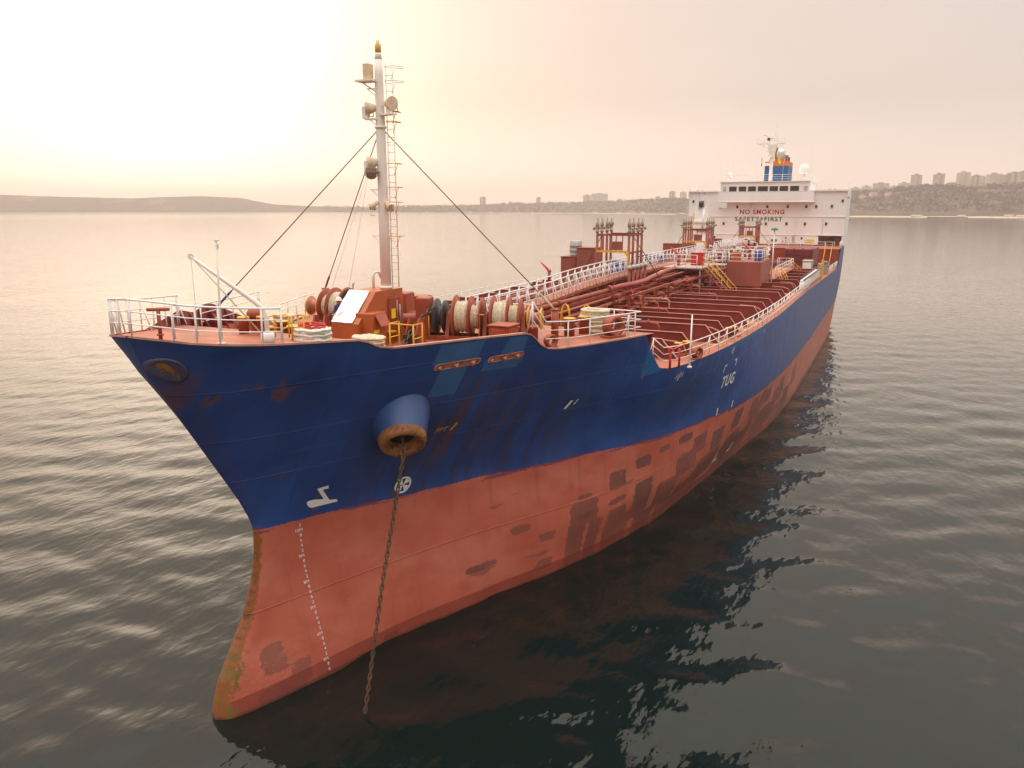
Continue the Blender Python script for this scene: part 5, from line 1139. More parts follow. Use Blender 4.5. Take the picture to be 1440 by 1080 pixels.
# ---------------------------------------------------------------- forecastle: mast, winches, bitts, ropes, davit, person
def foremast():
    t = thing('foremast', (0, 11.05, 13.8), 'tall cream foremast with ladder, lamps and stays above the bow deckhouse', 'mast'); X, Y = 0., 11.05
    b = MB(); b.tube([(X,Y,13.8),(X,Y,17),(X,Y,20.5),(X,Y,22.4),(X,Y,23.0)], [.225,.215,.195,.17,.155], 18); b.lathe([(.27,0),(.27,.1)], (X,Y,13.8), n=16); b.lathe([(.25,0),(.25,.08)], (X,Y,20.35), n=16); b.lathe([(.155,0),(.13,.18),(.12,.25)], (X,Y,23.0), n=14); put(b.build('pole', M['cream']), t)
    b = MB(); b.lathe([(.09,0),(.13,.06),(.13,.3),(.07,.36),(.05,.48)], (X,Y,23.25), n=12); put(b.build('top_lamp', mat('amber_lamp', (.65,.38,.08), .35, var=.1)), t)
    b = MB(); b.bx(X-.85, X-.02, Y-.5, Y+.1, 22.15, 22.22); b.beam((X-.7,Y-.2,22.15), (X-.2,Y,21.8), .05, .05); o = b.build('lamp_shelf', M['cream']); put(o, t)
    b = MB(); b.bx(X-.52, X-.22, Y-.42, Y-.02, 22.23, 22.85, 0, .04); put(b.build('lamp_box', M['lamp']), t)
    # ladder with hoops on the aft-port side
    lx, ly = X+.36, Y+.2; L = MB()
    for s in (-.16, .16): L.tube([(lx+s*.75,ly+s*.4,13.85),(lx+s*.75,ly+s*.4,22.9)], .022, 5)
    for z in np.arange(14.0, 22.9, .30): L.tube([(lx-.12,ly-.064,z),(lx+.12,ly+.064,z)], .016, 4)
    for z in np.arange(14.6, 22.6, 1.3): L.tube([(X+.2,Y+.1,z),(lx,ly,z)], .018, 4)
    lo = L.build('ladder', M['cream']); put(lo, t)
    for z in (22.7,22.15,20.6,18.95,17.4,16.0,21.0,18.0):
        h = MB(); big = z in (22.7,22.15); rr = .42 if big else .3
        h.tube([(lx+.02+rr*math.sin(a)*1.0,ly-rr*.3*math.cos(a)+.05,z) for a in np.linspace(-.35,3.5,9)] if False else [(lx-.14,ly-.1,z),(lx+.05,ly-.38,z),(lx+.45 if big else lx+.3,ly-.3,z),(lx+.62 if big else lx+.36,ly+.1,z),(lx+.4 if big else lx+.26,ly+.4,z),(lx+.14,ly+.1,z)], .017, 4)
        h.tube([(lx+.3,ly,z),(lx+.1,ly,z-.45)], .014, 4)
        put(h.build('ladder_hoop', M['yellow'] if not big else M['cream']), t)
    for z, s in ((20.75,1),(18.95,-1),(17.9,-1),(16.0,-1),(21.9,1)):
        h = MB(); h.beam((X,Y,z), (X-.55,Y-.1,z), .04, .04); h.beam((X-.5,Y-.1,z), (X-.1,Y,z-.35), .03, .03); put(h.build('step_bracket', M['cream']), t)
    def flood(px, py, pz, name='floodlight', r=.30, d=(-.5,-.85,-.15)):
        d = Vector(d).normalized(); f = MB(); p = Vector((px,py,pz)); f.lathe([(r*.35,-.34),(r*.55,-.3),(r*.85,-.12),(r,.06),(r*1.04,.10)], p, d, n=16); o = f.build(name, M['lamp']); put(o, t)
        g = MB(); g.lathe([(.01,.0),(r*.95,.03),(r*.95,.07)], p, d, n=16); put(g.build('lens', mat('amber_glass', (.45,.27,.13), .2, var=.2, scale=6)), o)
        g = MB(); g.tube([p-d*.05+Vector((0,0,-r*1.2)), p-d*.05+Vector((0,0,-r*.9))], .05, 6); g.tube([p+Vector((-r*1.0,0,0)), p+Vector((-r*1.0,.05,-r*1.2)), p+Vector((r*1.0,.05,-r*1.2)), p+Vector((r*1.0,0,0))], .025, 5); put(g.build('yoke', M['steel']), o)
    for x, y, z, dr in ((-.42,10.75,21.12,(-.75,-.6,-.05)),(.62,10.95,21.28,(.9,-.35,0)),(-.38,10.7,18.98,(-.75,-.6,-.05))):
        flood(x, y, z, 'floodlight', .265, dr)
        b = MB(); b.beam((X,Y,z-.42), (x*1.25,y-.05,z-.42), .32, .05); b.bx(x-.22,x+.05,y-.1,y+.1,z-.4,z+.1,0,.03); put(b.build('lamp_bracket', M['cream']), t)
    flood(-.32, 10.7, 17.25, 'floodlight', .13, (-.6,-.6,-.5)); flood(.42, 10.9, 17.22, 'floodlight', .15, (.75,-.3,-.5))
    b = MB(); c = Vector((-.12,10.45,18.58)); n = 12; r = .27
    for k in range(7): 
        a = math.pi*k/7; b.tube([c+Vector((r*math.cos(q)*math.cos(a), r*math.cos(q)*math.sin(a), r*math.sin(q))) for q in np.linspace(0, 6.283, n, endpoint=False)], .016, 4, closed=True)
    for z in (-.15,0,.15): b.tube([c+Vector((math.sqrt(r*r-z*z)*math.cos(q), math.sqrt(r*r-z*z)*math.sin(q), z)) for q in np.linspace(0, 6.283, n, endpoint=False)], .016, 4, closed=True)
    b.ball(c, .235, 12); b.beam(c+Vector((0,.1,0)), (X,Y-.2,18.6), .06, .06); put(b.build('anchor_ball', mat('grey_brown', (.30,.21,.15), .6, scale=5)), t)
    b = MB(); b.tube([(X-.55,Y-.15,13.8),(X-.55,Y-.15,14.35),(X-.45,Y-.1,14.5),(X-.3,Y-.05,14.45),(X-.25,Y,14.25)], .06, 8); put(b.build('cable_pipe', M['cream']), t)
    for k, e in enumerate(((-5.0,6.14,13.12),(-6.9,15.5,13.1),(6.14,15.15,12.75),(-.2,30,0))[:3]):
        a = Vector((0,11.05,20.4)); e = Vector(e); b = MB(); d = (e-a).normalized(); b.tube([a, a.lerp(e,.5), e], .024, 6); put(b.build('stay_wire', M['wire']), t)
        b = MB(); b.tube([e-d*1.1, e-d*.95, e-d*.3, e], [.028,.05,.05,.03], 7); put(b.build('turnbuckle', (M['bluebox'], M['wire'], M['rope'])[k]), t)
    for e in ((-3.1,10.2,11.8),(-2.3,10.8,11.8)):
        b = MB(); b.tube([(-.5,10.9,18.9),e], .009, 4); put(b.build('halyard', M['rope']), t)
foremast()
def post(name, x, y, z0, z1, r, m, lab, cat):
    b = MB(); b.tube([(x,y,z0),(x,y,z1)], r, 10); b.bx(x-r*1.8, x+r*1.8, y-r*1.8, y+r*1.8, z0, z0+.04); b.lathe([(r*1.15,0),(r*1.15,.05)], (x,y,z1-.02), n=10); return solo(b, name, m, (x,y,z0), lab, cat)
post('stay_post', 6.14, 15.15, FD, 12.75, .17, M['equip'], 'brown post holding the foot of the aft port stay', 'post')
post('stay_post', -6.9, 15.5, FD, 13.1, .17, M['equip'], 'brown post behind the starboard winch holding a stay', 'post')
post('stay_post', -5.0, 6.14, FD, 13.1, .14, M['equip'], 'brown post at the starboard bulwark holding the forward stay', 'post')

def deckhouse():
    t = thing('mast_house', (-.3, 10, FD), 'orange mast house with a silver sheet over its sloping front', 'deckhouse')
    x0, x1 = -.98, .36; b = MB(); pr = [(8.5,FD),(11.75,FD),(11.75,13.78),(9.78,13.78),(8.5,12.58)]
    b.prism(pr, lambda u, v, t_: (t_, u, v), x0, x1); put(b.build('house_wall', M['orange']), t)
    b = MB(); n = 6; P = []
    for i in range(n+1):
        for j in range(n+1):
            f, g_ = i/n, j/n; w = .012+.012*math.sin(i*2.1+j*1.3)+(.02 if j == 3 else 0)+(.015 if i in (2, 4) else 0); P.append((x0-.01+(x1-x0-.28)*g_, 8.49+1.28*f-w*.68, 12.6+1.19*f+w*.73+.012))
    b.add(P, [(i*(n+1)+j, i*(n+1)+j+1, (i+1)*(n+1)+j+1, (i+1)*(n+1)+j) for i in range(n) for j in range(n)], 0, True)
    b.tube([(x0,8.48,12.66),(x0+.6,9.2,13.3),(x1-.3,9.75,13.82)], .012, 4); b.tube([(x0,8.5,12.9),(x1-.28,9.1,13.2)], .012, 4); put(b.build('silver_cover', M['silver']), t)
    b = MB(); b.bx(x1+.004, x1+.06, 10.6, 11.5, 11.7, 13.45, 0, .02); d = b.build('door', M['equip']); put(d, t)
    b = MB(); b.bx(x1+.064, x1+.09, 10.75, 11.05, 12.55, 12.95); put(b.build('notice', M['flagyellow']), d)
    b = MB(); b.tube([(x1+.1,11.35,12.0),(x1+.1,11.35,13.1)], .03, 6); b.tube([(x1+.1,11.15,12.2),(x1+.1,11.15,13.3)], .02, 5); put(b.build('door_pipe', M['steel']), t)
    b = MB(); b.bx(x1+.004, x1+.3, 10.4, 10.8, FD+.55, FD+.6); put(b.build('step', M['yellow']), t)
    b = MB(); b.tube([(x0+.1,9.9,13.8),(x0+.1,9.9,14.05),(x0+.2,9.9,14.05)], .025, 5); put(b.build('vent_hook', M['equip']), t)
    t = thing('cable_locker', (.6, 9.2, FD), 'small square orange locker in front of the mast house, its hatch cover ajar', 'locker')
    b = MB(); b.bx(.04, .86, 8.75, 9.75, FD, 13.0, 0, .02); put(b.build('casing', M['orange']), t)
    b = MB(); b.add([(.865,8.95,12.95),(.865,9.65,12.95),(1.18,9.62,12.5),(1.18,8.92,12.5),(.865,8.95,12.91),(.865,9.65,12.91),(1.18,9.62,12.46),(1.18,8.92,12.46)], [(0,1,2,3),(7,6,5,4),(0,4,5,1),(1,5,6,2),(2,6,7,3),(3,7,4,0)]); h = b.build('hatch_cover', M['equip']); put(h, t)
    b = MB(); b.bx(.864, .885, 8.85, 9.2, 12.18, 12.32); put(b.build('notice', M['flagyellow']), t)
deckhouse()

def winch():
    """built along local X, base on z = 0"""
    W = thing('mooring_winch', (0,0,0), 'port mooring winch with two drums of cream rope', 'winch', 'mooring winches on the forecastle')
    ax = (1,0,0); zc = 1.0
    def part(name, mb, m, par=None): o = mb.build(name, m); o.parent = par or W; return o
    b = MB(); 
    for y in (-.5,.5): b.beam((-.5,y,.1), (4.7,y,.1), .14, .2)
    for x in (.95,2.62,4.32): b.add([(x-.09,-.6,.1),(x+.09,-.6,.1),(x+.09,.6,.1),(x-.09,.6,.1),(x-.09,-.2,1.1),(x+.09,-.2,1.1),(x+.09,.2,1.1),(x-.09,.2,1.1)], [(0,1,5,4),(1,2,6,5),(2,3,7,6),(3,0,4,7),(4,5,6,7)]); b.lathe([(.2,-.12),(.2,.12)], (x,0,1.05), ax, n=12)
    part('base_frame', b, M['equip'])
    b = MB(); b.tube([(-.3,0,zc),(4.5,0,zc)], .11, 10); part('shaft', b, M['dark'])
    for x, w, r, wn, rn in ((1.3,.62,.66,.42,.50),(3.0,.62,.68,.44,.54)):
        d = MB(); d.lathe([(.3,0),(.3,w+wn+.2)], (x-.03,0,zc), ax, n=18)
        for q, rr in ((x-.05,.96),(x+w+.03,.93),(x+w+wn+.10,.86)): d.lathe([(.28,-.03),(rr,-.03),(rr+.01,0),(rr,.03),(.28,.03)], (q,0,zc), ax, n=32)
        dr = part('drum', d, M['equip'])
        for q0, ww, rr in ((x,w,r),(x+w+.07,wn,rn)):
            p = MB(); k = int(ww/.055); prof = []
            for i in range(k):
                q = q0+i*ww/k
                for f, e in ((0,-.012),(.25,.012),(.5,.02),(.75,.012)): prof.append((rr+e+.03*math.sin(i*1.7+x), q+f*ww/k-q0))
            p.lathe(prof, (q0,0,zc), ax, n=26); o = p.build('rope_winding', M['rope']); o.parent = dr
        p = MB(); p.lathe([(.88,-.02),(.90,.02)], (x-.09,0,zc), ax, n=28); o = p.build('brake_band', M['dark']); o.parent = dr
    b = MB(); b.lathe([(.3,0),(.46,.02),(.44,.06),(.27,.16),(.25,.40),(.32,.52),(.47,.6),(.44,.64),(.2,.66)], (4.46,0,zc), ax, n=20); part('warping_head', b, mat('worn_warping_head', (.40,.13,.07), .4, var=.2, scale=3))
    b = MB(); 
    for q in (4.47, 5.05): b.lathe([(.455,0),(.485,.02),(.485,.05),(.455,.07)], (q,0,zc), ax, n=20)
    part('yellow_rim', b, M['yellow'])
    # windlass: chain wheel, gearbox, motor
    b = MB(); b.lathe([(.3,0),(.78,0),(.80,.05),(.78,.10),(.42,.14),(.36,.25),(.42,.36),(.72,.40),(.72,.46),(.3,.48)], (.32,0,zc), ax, n=24); part('chain_wheel', b, M['dark'])
    b = MB(); b.bx(-.5, .12, -.45, .45, .2, 1.85, 0, .05); b.bx(-.35, .05, .45, .95, .3, 1.1, 0, .05); part('gearbox', b, M['equip'])
    b = MB(); b.lathe([(.28,0),(.3,.05),(.3,.75),(.2,.85)], (-1.35,.3,.75), ax, n=14); b.bx(-1.4,-.5,-.1,.7,.0,.45); part('motor', b, M['equip'])
    b = MB(); b.tube([(.2,-.75,.25),(.2,-.75,1.1)], .03, 5); b.tube([(2.45,-.75,.2),(2.45,-.75,1.2)], .03, 5); b.tube([(2.2,-.75,1.2),(2.7,-.75,1.2)], .03, 5); part('brake_lever', b, M['yellow'])
    return W
W1 = winch(); W1.location = (1.0, 12.85, FD); W1.rotation_euler.z = math.atan2(.28, 1)
W2 = copy_tree(W1, (-1.3, 14.1, FD), math.pi+.08, 'starboard mooring winch with rust-brown flanges behind the silver sheet')
# starboard rope windings look darker; chains on deck
def chain(mb, pts, L=.30, w=.17, r=.035):
    P = [Vector(p) for p in pts]; seg = []; 
    for a, b in zip(P[:-1], P[1:]):
        n = max(1, int((b-a).length/(L*.72))); seg += [(a.lerp(b, (i+.5)/n), (b-a).normalized()) for i in range(n)]
    for i, (c, d) in enumerate(seg):
        u = d.orthogonal().normalized(); v = d.cross(u)
        if i % 2: u, v = v, u
        hl, hw = L/2-w/2, w/2-r*.5
        mb.tube([c+d*(hl*(1 if math.cos(q) > 0 else -1)+hw*math.cos(q))+u*(hw*math.sin(q)) for q in [2*math.pi*(k+.5)/10 for k in range(10)]], r, 6, closed=True)
mb = MB(); chain(mb, [tuple(MOUTH+Vector((-.1,.1,.35))), tuple(MOUTH+Vector((.12,-.18,-.35))), (4.36,3.9,4.2), (4.42,2.52,0), (4.43,2.3,-.6)], .26, .135, .036)
solo(mb, 'anchor_chain', M['chain'], (4.42,2.52,0), 'rusty anchor chain hanging from the blue hawse cone into the water', 'chain')
mb = MB(); chain(mb, [(1.55,12.4,12.9),(1.5,11.9,12.75),(1.45,10.9,12.25),(1.5,10.2,11.75),(1.6,9.5,11.5)], .34, .2, .04)
solo(mb, 'deck_chain', M['chain'], (1.6,9.5,FD), 'rusty chain running from the port chain wheel to the deck pipe', 'chain')
mb = MB(); chain(mb, [(-3.5,12.9,12.6),(-3.2,11.4,12.5),(-2.4,8.6,11.95),(-2.0,6.9,11.6)], .34, .2, .04)
solo(mb, 'deck_chain', M['chain'], (-2,6.9,FD), 'rusty chain stretched over the starboard chain stopper', 'chain')
def stopper(x, y, rz, lab):
    t = thing('chain_stopper', (x, y, FD), lab, 'chain stopper'); t.rotation_euler.z = rz
    b = MB()
    for s in (-1, 1): b.prism([(-.55,0),(.55,0),(.5,.75),(.28,1.12),(.02,1.18),(-.15,.85)], lambda u, v, q, s=s: (s*.24+q, u, v), -.04, .04)
    b.build('cheek_plate', M['equip']).parent = t
    b = MB(); b.lathe([(.16,-.2),(.11,0),(.16,.2)], (0,.1,.55), (1,0,0), n=12); b.bx(-.3,.3,-.45,-.2,.02,.5); b.build('roller', M['dark']).parent = t
stopper(1.45, 10.9, .05, 'port chain stopper in front of the port winch'); stopper(-2.75, 9.9, .25, 'starboard chain stopper left of the silver sheet')
def roundplate(x, y, z, lab):
    b = MB(); pr = [(-.5,0),(.5,0),(.5,.35)]+[(.5*math.cos(a), .35+.3*math.sin(a)) for a in np.linspace(.3,2.8,8)]+[(-.5,.35)]
    b.prism(pr, lambda u, v, q: (x+u*.8, y+u*.3+q, z+v), -.1, .1); solo(b, 'spurling_cover', M['equip'], (x,y,z), lab, 'pipe cover')
roundplate(-.3, 5.9, FD, 'rounded brown plate cover on deck left of the silver sheet')
def bitts(x, y, z, rz, lab, h=.75, r=.21, gap=.85, top='yellow', cat='bollard', m='equip'):
    t = thing('double_bollard', (x, y, z), lab, cat); t.rotation_euler.z = rz
    b = MB(); b.bx(-gap/2-.4, gap/2+.4, -.33, .33, 0, .07, 0, .02); b.build('base_plate', M[m]).parent = t
    for s in (-1, 1):
        b = MB(); b.lathe([(r,0),(r,h-.12),(r*1.18,h-.1),(r*1.2,h-.02),(r*1.1,h)], (s*gap/2,0,.05), n=16); o = b.build('bitt', M[m]); o.parent = t
        b = MB(); b.lathe([(r*1.215,0),(r*1.12,.035),(.01,.04)], (s*gap/2,0,h+.03), n=16); q = b.build('painted_top', M[top]); q.parent = o
    return t
bitts(.55, 2.55, 13.03, .7, 'double bollard standing among the yellow guard frames', .55, .17, .6); bitts(-2.5, 7.2, FD, .8, 'double bollard with yellow tops in front of the starboard winch', 1.0, .25, 1.0)
bitts(-4.3, 8.6, FD, .9, 'double bollard nearest the starboard bulwark', .9, .24, .95); bitts(6.75, 16.3, FD, 1.15, 'double bollard by the rail aft of the port winch', .8, .24, .95)
bitts(9.75, 24.3, MD, 1.2, 'double bollard with yellow tops on the main deck walkway', .62, .2, .75); bitts(11.0, 31.5, MD, 1.3, 'second double bollard farther aft on the walkway', .55, .18, .7); bitts(5.6, 13.0, FD, .5, 'short brown bollard pair just inside the end of the bulwark', .75, .22, .8, 'equip')
def guard(x, y, z, rz, lab, w=.62, h=.72, bars=2):
    b = MB(); m = []
    for sx in (-1, 1):
        for sy in (-1, 1): b.tube([(sx*w/2,sy*w/2,0),(sx*w/2,sy*w/2,h)], .026, 6)
        for k in range(bars): zz = h*(k+1)/bars; b.tube([(sx*w/2,-w/2,zz),(sx*w/2,w/2,zz)], .024, 6)
    b.tube([(-w/2,w/2,h),(w/2,w/2,h)], .024, 6); b.tube([(-w/2,-w/2,h*.55),(w/2,-w/2,h*.55)], .02, 6)
    o = b.build('guard_frame', M['yellow']); o.location = (x,y,z); o.rotation_euler.z = rz; tag(o, lab, 'guard frame')
guard(2.15, 1.95, 13.1, .25, 'left yellow guard frame beside the davit foot', .5, .7); guard(2.75, 2.35, 13.06, .2, 'right yellow guard frame beside the davit foot', .42, .75)
def chain_guard():
    b = MB(); x, y, z = 2.35, 8.9, FD
    for sx, sy in ((-.55,-.3),(.55,-.3),(-.55,.35),(.55,.35)): b.tube([(x+sx,y+sy,z),(x+sx,y+sy,z+1.25)], .035, 6)
    b.tube([(x-.55,y+.35,z+1.25),(x-.55,y-.3,z+1.25),(x+.55,y-.3,z+1.25),(x+.55,y+.35,z+1.25)], .03, 6); b.tube([(x-.55,y+.35,z+.7),(x-.55,y-.3,z+.7)], .025, 6); b.tube([(x+.55,y+.35,z+.7),(x+.55,y-.3,z+.7)], .025, 6)
    solo(b, 'guard_frame', M['yellow'], (x,y,z), 'yellow guard frame round the chain pipe before the port winch', 'guard frame')
chain_guard()
def coil(x, y, z, R0, r, turns, layers, m, lab, name='rope_coil', sq=.8):
    b = MB(); g = random.Random(int(x*100+y)); pts = []
    for l in range(layers):
        for t in range(turns):
            rr = R0-t*r*1.7-(l % 2)*r*.6; zz = z+r+l*r*1.55
            b.tube([(x+rr*math.cos(q)+g.uniform(-.02,.02), y+rr*sq*math.sin(q)+g.uniform(-.02,.02), zz+g.uniform(-.02,.03)) for q in [6.283*k/18 for k in range(18)]], r*g.uniform(.9,1.1), 6, closed=True)
    return solo(b, name, m, (x,y,z), lab, 'rope coil')
coil(3.0, 2.55, 13.02, .62, .05, 6, 5, M['rope2'], 'white rope coil at the bow edge with a red line on top'); coil(3.0, 2.6, 13.42, .42, .04, 1, 2, M['redrope'], 'red line lying on the white rope coil')
coil(2.95, 5.6, FD+.85, .60, .05, 6, 5, M['rope'], 'cream rope coil just right of the red-topped one'); 
b = MB(); b.bx(2.35, 3.45, 5.1, 6.1, FD, FD+.85, 0, .05); solo(b, 'rope_stand', M['equip'], (2.9,5.6,FD), 'brown stand carrying the cream rope coil behind the bulwark', 'stand')
coil(7.2, 17.45, FD+.05, .62, .075, 2, 9, M['rope'], 'tall cream rope coil by the aft forecastle rail', 'rope_coil', .9); coil(2.6, 8.75, FD, .3, .05, 2, 3, M['green'], 'green rope coil inside the yellow chain guard')
coil(-3.2, 6.3, FD, .4, .05, 4, 3, M['rope'], 'small cream coil on deck near the starboard bollards'); coil(8.6, 83.5, MD-.3, .9, .06, 4, 3, M['rope'], 'cream hose coil lying beyond the side platform')
coil(-5.9, 11.2, FD, .5, .06, 3, 9, M['rope'], 'tall cream coil left of the starboard winch')
def chock(x, y, z, rz, s, lab):
    t = thing('mooring_chock', (x, y, z), lab, 'mooring chock'); t.rotation_euler.z = rz; b = MB(); n = 24; A = [2*math.pi*i/n for i in range(n)]
    rows = [[(math.cos(a)*ra*s, off*s, .52*s+math.sin(a)*rb*s) for a in A] for ra, rb, off in ((.36,.33,-.24),(.52,.48,-.26),(.56,.52,-.16),(.44,.40,0),(.56,.52,.16),(.52,.48,.26),(.36,.33,.24))]
    b.add(sum(rows, []), [(r*n+i, r*n+(i+1) % n, (r+1)*n+(i+1) % n, (r+1)*n+i) for r in range(6) for i in range(n)]+[(6*n+i, 6*n+(i+1) % n, (i+1) % n, i) for i in range(n)], 0, True)
    b.build('ring', M['equip']).parent = t; b = MB(); b.bx(-.6*s, .6*s, -.3*s, .3*s, 0, .1*s, 0, .02); b.build('base', M['equip']).parent = t
chock(8.35, 16.75, FD, 1.15, .95, 'round brown mooring chock beside the tall rope coil'); chock(10.75, 23.4, MD, 1.2, .62, 'small round chock at the main deck rail'); chock(6.9, 12.9, FD, 1.1, .55, 'brown chock standing just aft of the bulwark end')
def davit():
    t = thing('bow_davit', (2.6, 1.0, 13.14), 'white curved davit leaning out over the port bow', 'davit'); p = Vector((2.6,1.0,13.14))
    b = MB(); b.lathe([(.20,0),(.20,.30),(.12,.32)], p, n=14); put(b.build('socket', M['white']), t)
    b = MB(); pts = [p+Vector(q) for q in ((0,0,.3),(-.01,0,.75),(-.06,-.03,1.0),(-.22,-.14,1.22),(-.55,-.40,1.56),(-1.1,-.82,2.1),(-1.6,-1.2,2.62))]; b.tube(pts, [.07,.072,.08,.078,.066,.052,.04], 10); put(b.build('arm', M['cream']), t)
    e = pts[-1]; b = MB(); b.lathe([(.09,-.03),(.09,.03)], e, (.6,-.8,0), n=12); put(b.build('sheave', M['cream']), t)
    for q in ((e+Vector((.02,0,-2.35))), Vector((2.4,.9,13.5)), Vector((2.35,1.25,13.15))):
        b = MB(); b.tube([e, q], .011, 4); put(b.build('fall', M['rope']), t)
davit()
b = MB(); b.tube([(2.1,-.35,13.24),(2.1,-.3,14.8),(2.1,-.25,16.25)], [.04,.033,.022], 7); b.bx(2.07,2.15,-.27,-.21,16.0,16.14); b.bx(2.03,2.17,-.28,-.2,16.22,16.26); b.bx(2.0,2.2,-.45,-.25,13.22,13.32); solo(b, 'jackstaff', M['cream'], (2.1,-.35,13.24), 'slim white jackstaff standing at the port bow rail', 'flagstaff')
b = MB(); b.tube([(.62,-1.2,13.4),(.62,-1.2,14.28)], .055, 8); b.tube([(.36,-1.37,14.3),(.88,-1.03,14.3)], .05, 8); b.lathe([(.1,0),(.1,.05)], (.62,-1.2,13.55), n=10); solo(b, 'roller_post', M['equip'], (.62,-1.2,13.4), 'brown T-shaped post at the very bow behind the white rail', 'post')
for x, y, h, r, m, lab in ((.2,3.0,.85,.2,'equip','tall brown vent post left of the davit'),(.0,3.3,.6,.18,'red','red-capped vent beside the tall brown one'),(5.35,12.1,.62,.22,'equip','mushroom vent by the warping head'),(3.4,15.8,.5,.25,'equip','small mushroom vent behind the port winch'),(-1.6,8.2,.75,.2,'equip','brown vent post between bollards and chain stopper')):
    z0 = 12.98 if y < 3.6 else FD; b = MB(); b.lathe([(r,0),(r*.8,.05),(r*.8,h*.55),(r*1.25,h*.6),(r*1.3,h*.85),(r*.9,h)], (x,y,z0), n=14); solo(b, 'deck_vent', M[m], (x,y,z0), lab, 'vent')
box_thing('winch_control_box', 5.0, 5.9, 10.9, 11.9, FD, 12.5, M['equip'], 'brown box filling the corner where the bulwark ends', 'box')
box_thing('winch_control_box', -1.9, -1.1, 15.6, 16.4, FD, 12.9, M['equip'], 'brown cabinet between the mast house and the port winch', 'cabinet')
t = thing('hydrant_frame', (10.2, 20, MD), 'bright red hydrant frame at the forward end of the main deck rail', 'hydrant'); b = MB()
for y in (19.8, 20.7): b.tube([(10.25+(y-19.8)*.25,y,MD),(10.25+(y-19.8)*.25,y,MD+.95)], .06, 7)
b.tube([(10.2,19.6,MD+.95),(10.6,21.1,MD+1.1)], .035, 6); put(b.build('post', M['red']), t); b = MB(); b.lathe([(.1,0),(.12,.1),(.06,.2)], (10.25,19.8,MD+.95), n=9); put(b.build('valve', M['red']), t)
b = MB(); b.tube([(10.95,20.9,MD),(10.85,21.4,MD+2.55)], [.05,.035], 7); b.bx(10.85,11.05,20.8,21.0,MD,MD+.06); solo(b, 'leaning_pole', M['cream'], (10.95,20.9,MD), 'pale leaning pole at the main deck rail', 'pole')
for k, (y, L) in enumerate(((24.5,1.5),(28,1.2),(31,1.8),(34.5,1.3),(38,1.6),(46,1.6))):
    bb = hb(y, MD); mb = MB(); mb.add([(bb-1.15,y,MD+.012),(bb-.35,y,MD+.012),(bb-.35,y+L*.25,MD+.012),(bb-1.15,y+L*.25,MD+.012)], [(0,1,2,3)]); mb.build('yellow_marking', M['yellow'], ship, fix=False)
def loop_hook(x, y, z, lab):
    b = MB(); b.tube([(x-.2,y,z),(x-.17,y,z+.75),(x-.08,y,z+1.0),(x+.02,y,z+1.08),(x+.14,y,z+1.0),(x+.22,y,z+.75),(x+.26,y,z)], .055, 8); solo(b, 'yellow_handhold', M['yellow'], (x,y,z), lab, 'handhold')
loop_hook(5.4, 18.2, FD+.1, 'yellow loop handhold at the head of the forecastle ladder'); loop_hook(6.5, 18.2, FD+.1, 'second yellow loop handhold beside the tall rope coil')

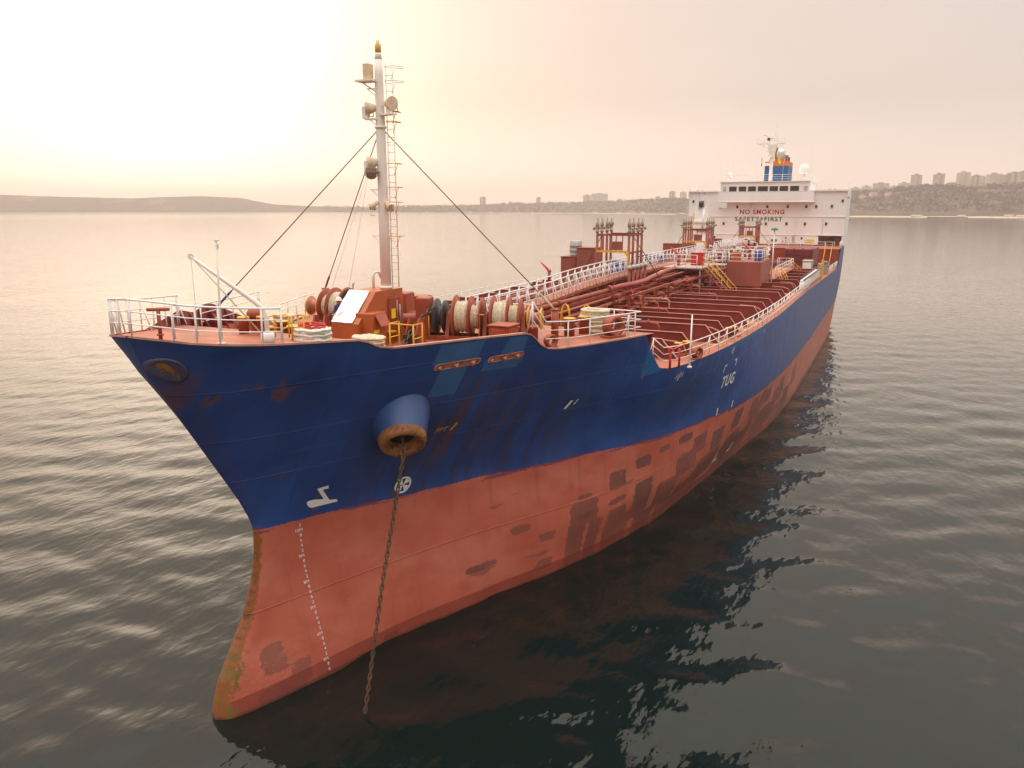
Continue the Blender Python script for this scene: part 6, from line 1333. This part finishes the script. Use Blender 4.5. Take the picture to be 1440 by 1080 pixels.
# the seaman behind the silver sheet
def person():
    x, y = -2.75, 11.35; z = FD; t = thing('person', (x, y, z), 'seaman in white helmet and blue overalls working behind the silver sheet', 'person')
    me = bpy.data.meshes.new('body'); J = {'pel':(0,0,.93,.15),'chest':(-.02,-.03,1.28,.17),'neck':(-.03,-.06,1.48,.07),'head':(-.04,-.10,1.62,.105),'crown':(-.05,-.11,1.72,.09),
     'ls':(-.20,-.03,1.40,.075),'le':(-.27,-.12,1.13,.055),'lw':(-.14,-.33,1.06,.042),'rs':(.18,-.03,1.40,.075),'re':(.26,-.10,1.14,.055),'rw':(.12,-.32,1.04,.042),
     'lh':(-.10,0,.9,.10),'lk':(-.12,-.06,.48,.072),'la':(-.13,0,.09,.052),'lt':(-.14,-.16,.05,.048),'rh':(.10,0,.9,.10),'rk':(.12,-.03,.48,.072),'ra':(.13,.05,.09,.052),'rt':(.14,-.11,.05,.048)}
    E = [('pel','chest'),('chest','neck'),('neck','head'),('head','crown'),('chest','ls'),('ls','le'),('le','lw'),('chest','rs'),('rs','re'),('re','rw'),('pel','lh'),('lh','lk'),('lk','la'),('la','lt'),('pel','rh'),('rh','rk'),('rk','ra'),('ra','rt')]
    V = [J[k][:3] for k in J]; Rr = [J[k][3] for k in J]; ix = {k: i for i, k in enumerate(J)}; ed = [(ix[a], ix[b]) for a, b in E]
    for w, s in (('lw', -1), ('rw', 1)):
        w0 = Vector(J[w][:3])
        for f in range(5):
            a = w0+Vector((s*(-.035+.02*f)*-1, -.07-(.0 if f else -.03), -.01)); b_ = a+Vector((0, -.05 if f else -.03, -.025)); i = len(V); V += [tuple(a), tuple(b_)]; Rr += [.011,.009]; ed += [(ix[w], i), (i, i+1)]
    me.from_pydata(V, ed, []); o = bpy.data.objects.new('body', me); COL.objects.link(o)
    m = o.modifiers.new('skin', 'SKIN')
    for i, r in enumerate(Rr): me.skin_vertices[0].data[i].radius = (r, r)
    me.skin_vertices[0].data[0].use_root = True
    s = o.modifiers.new('sub', 'SUBSURF'); s.levels = 1; s.render_levels = 1
    bpy.context.view_layer.update(); dg = bpy.context.evaluated_depsgraph_get(); m2 = bpy.data.meshes.new_from_object(o.evaluated_get(dg)); o.modifiers.clear(); o.data = m2
    X = NX('overalls', .8); sp = X.N.new('ShaderNodeSeparateXYZ'); X.L.new(X.tc, sp.inputs[0]); zz = sp.outputs[2]
    c = X.mix(X.win(zz, 1.02, 1.12, .02), (.035,.05,.19), (.65,.22,.03)); c = X.mix(X.ss(zz, 1.46, 1.50), c, (.42,.24,.17)); c = X.mix(X.ss(zz, .13, .10), c, (.03,.025,.02)); m2.materials.clear(); m2.materials.append(X.done(c))
    for p in m2.polygons: p.use_smooth = True
    o.parent = t
    b = MB(); hc = (-.045,-.105,1.68); b.lathe([(.165,-.01),(.168,.0),(.135,.01),(.13,.06),(.10,.12),(.05,.15),(.01,.155)], hc, n=16); b.bx(hc[0]-.08, hc[0]+.08, hc[1]-.19, hc[1]-.1, 1.675, 1.69); b.build('helmet', M['white']).parent = t
    b = MB(); b.ball((-.045,-.205,1.605), .018, 6); b.build('nose', mat('skin', (.42,.24,.17), .6)).parent = t
    b = MB(); 
    for sx in (-.036,.036): b.ball((-.043+sx,-.196,1.64), .012, 6)
    b.build('eyes', M['dark']).parent = t
    t.rotation_euler.z = .7
person()
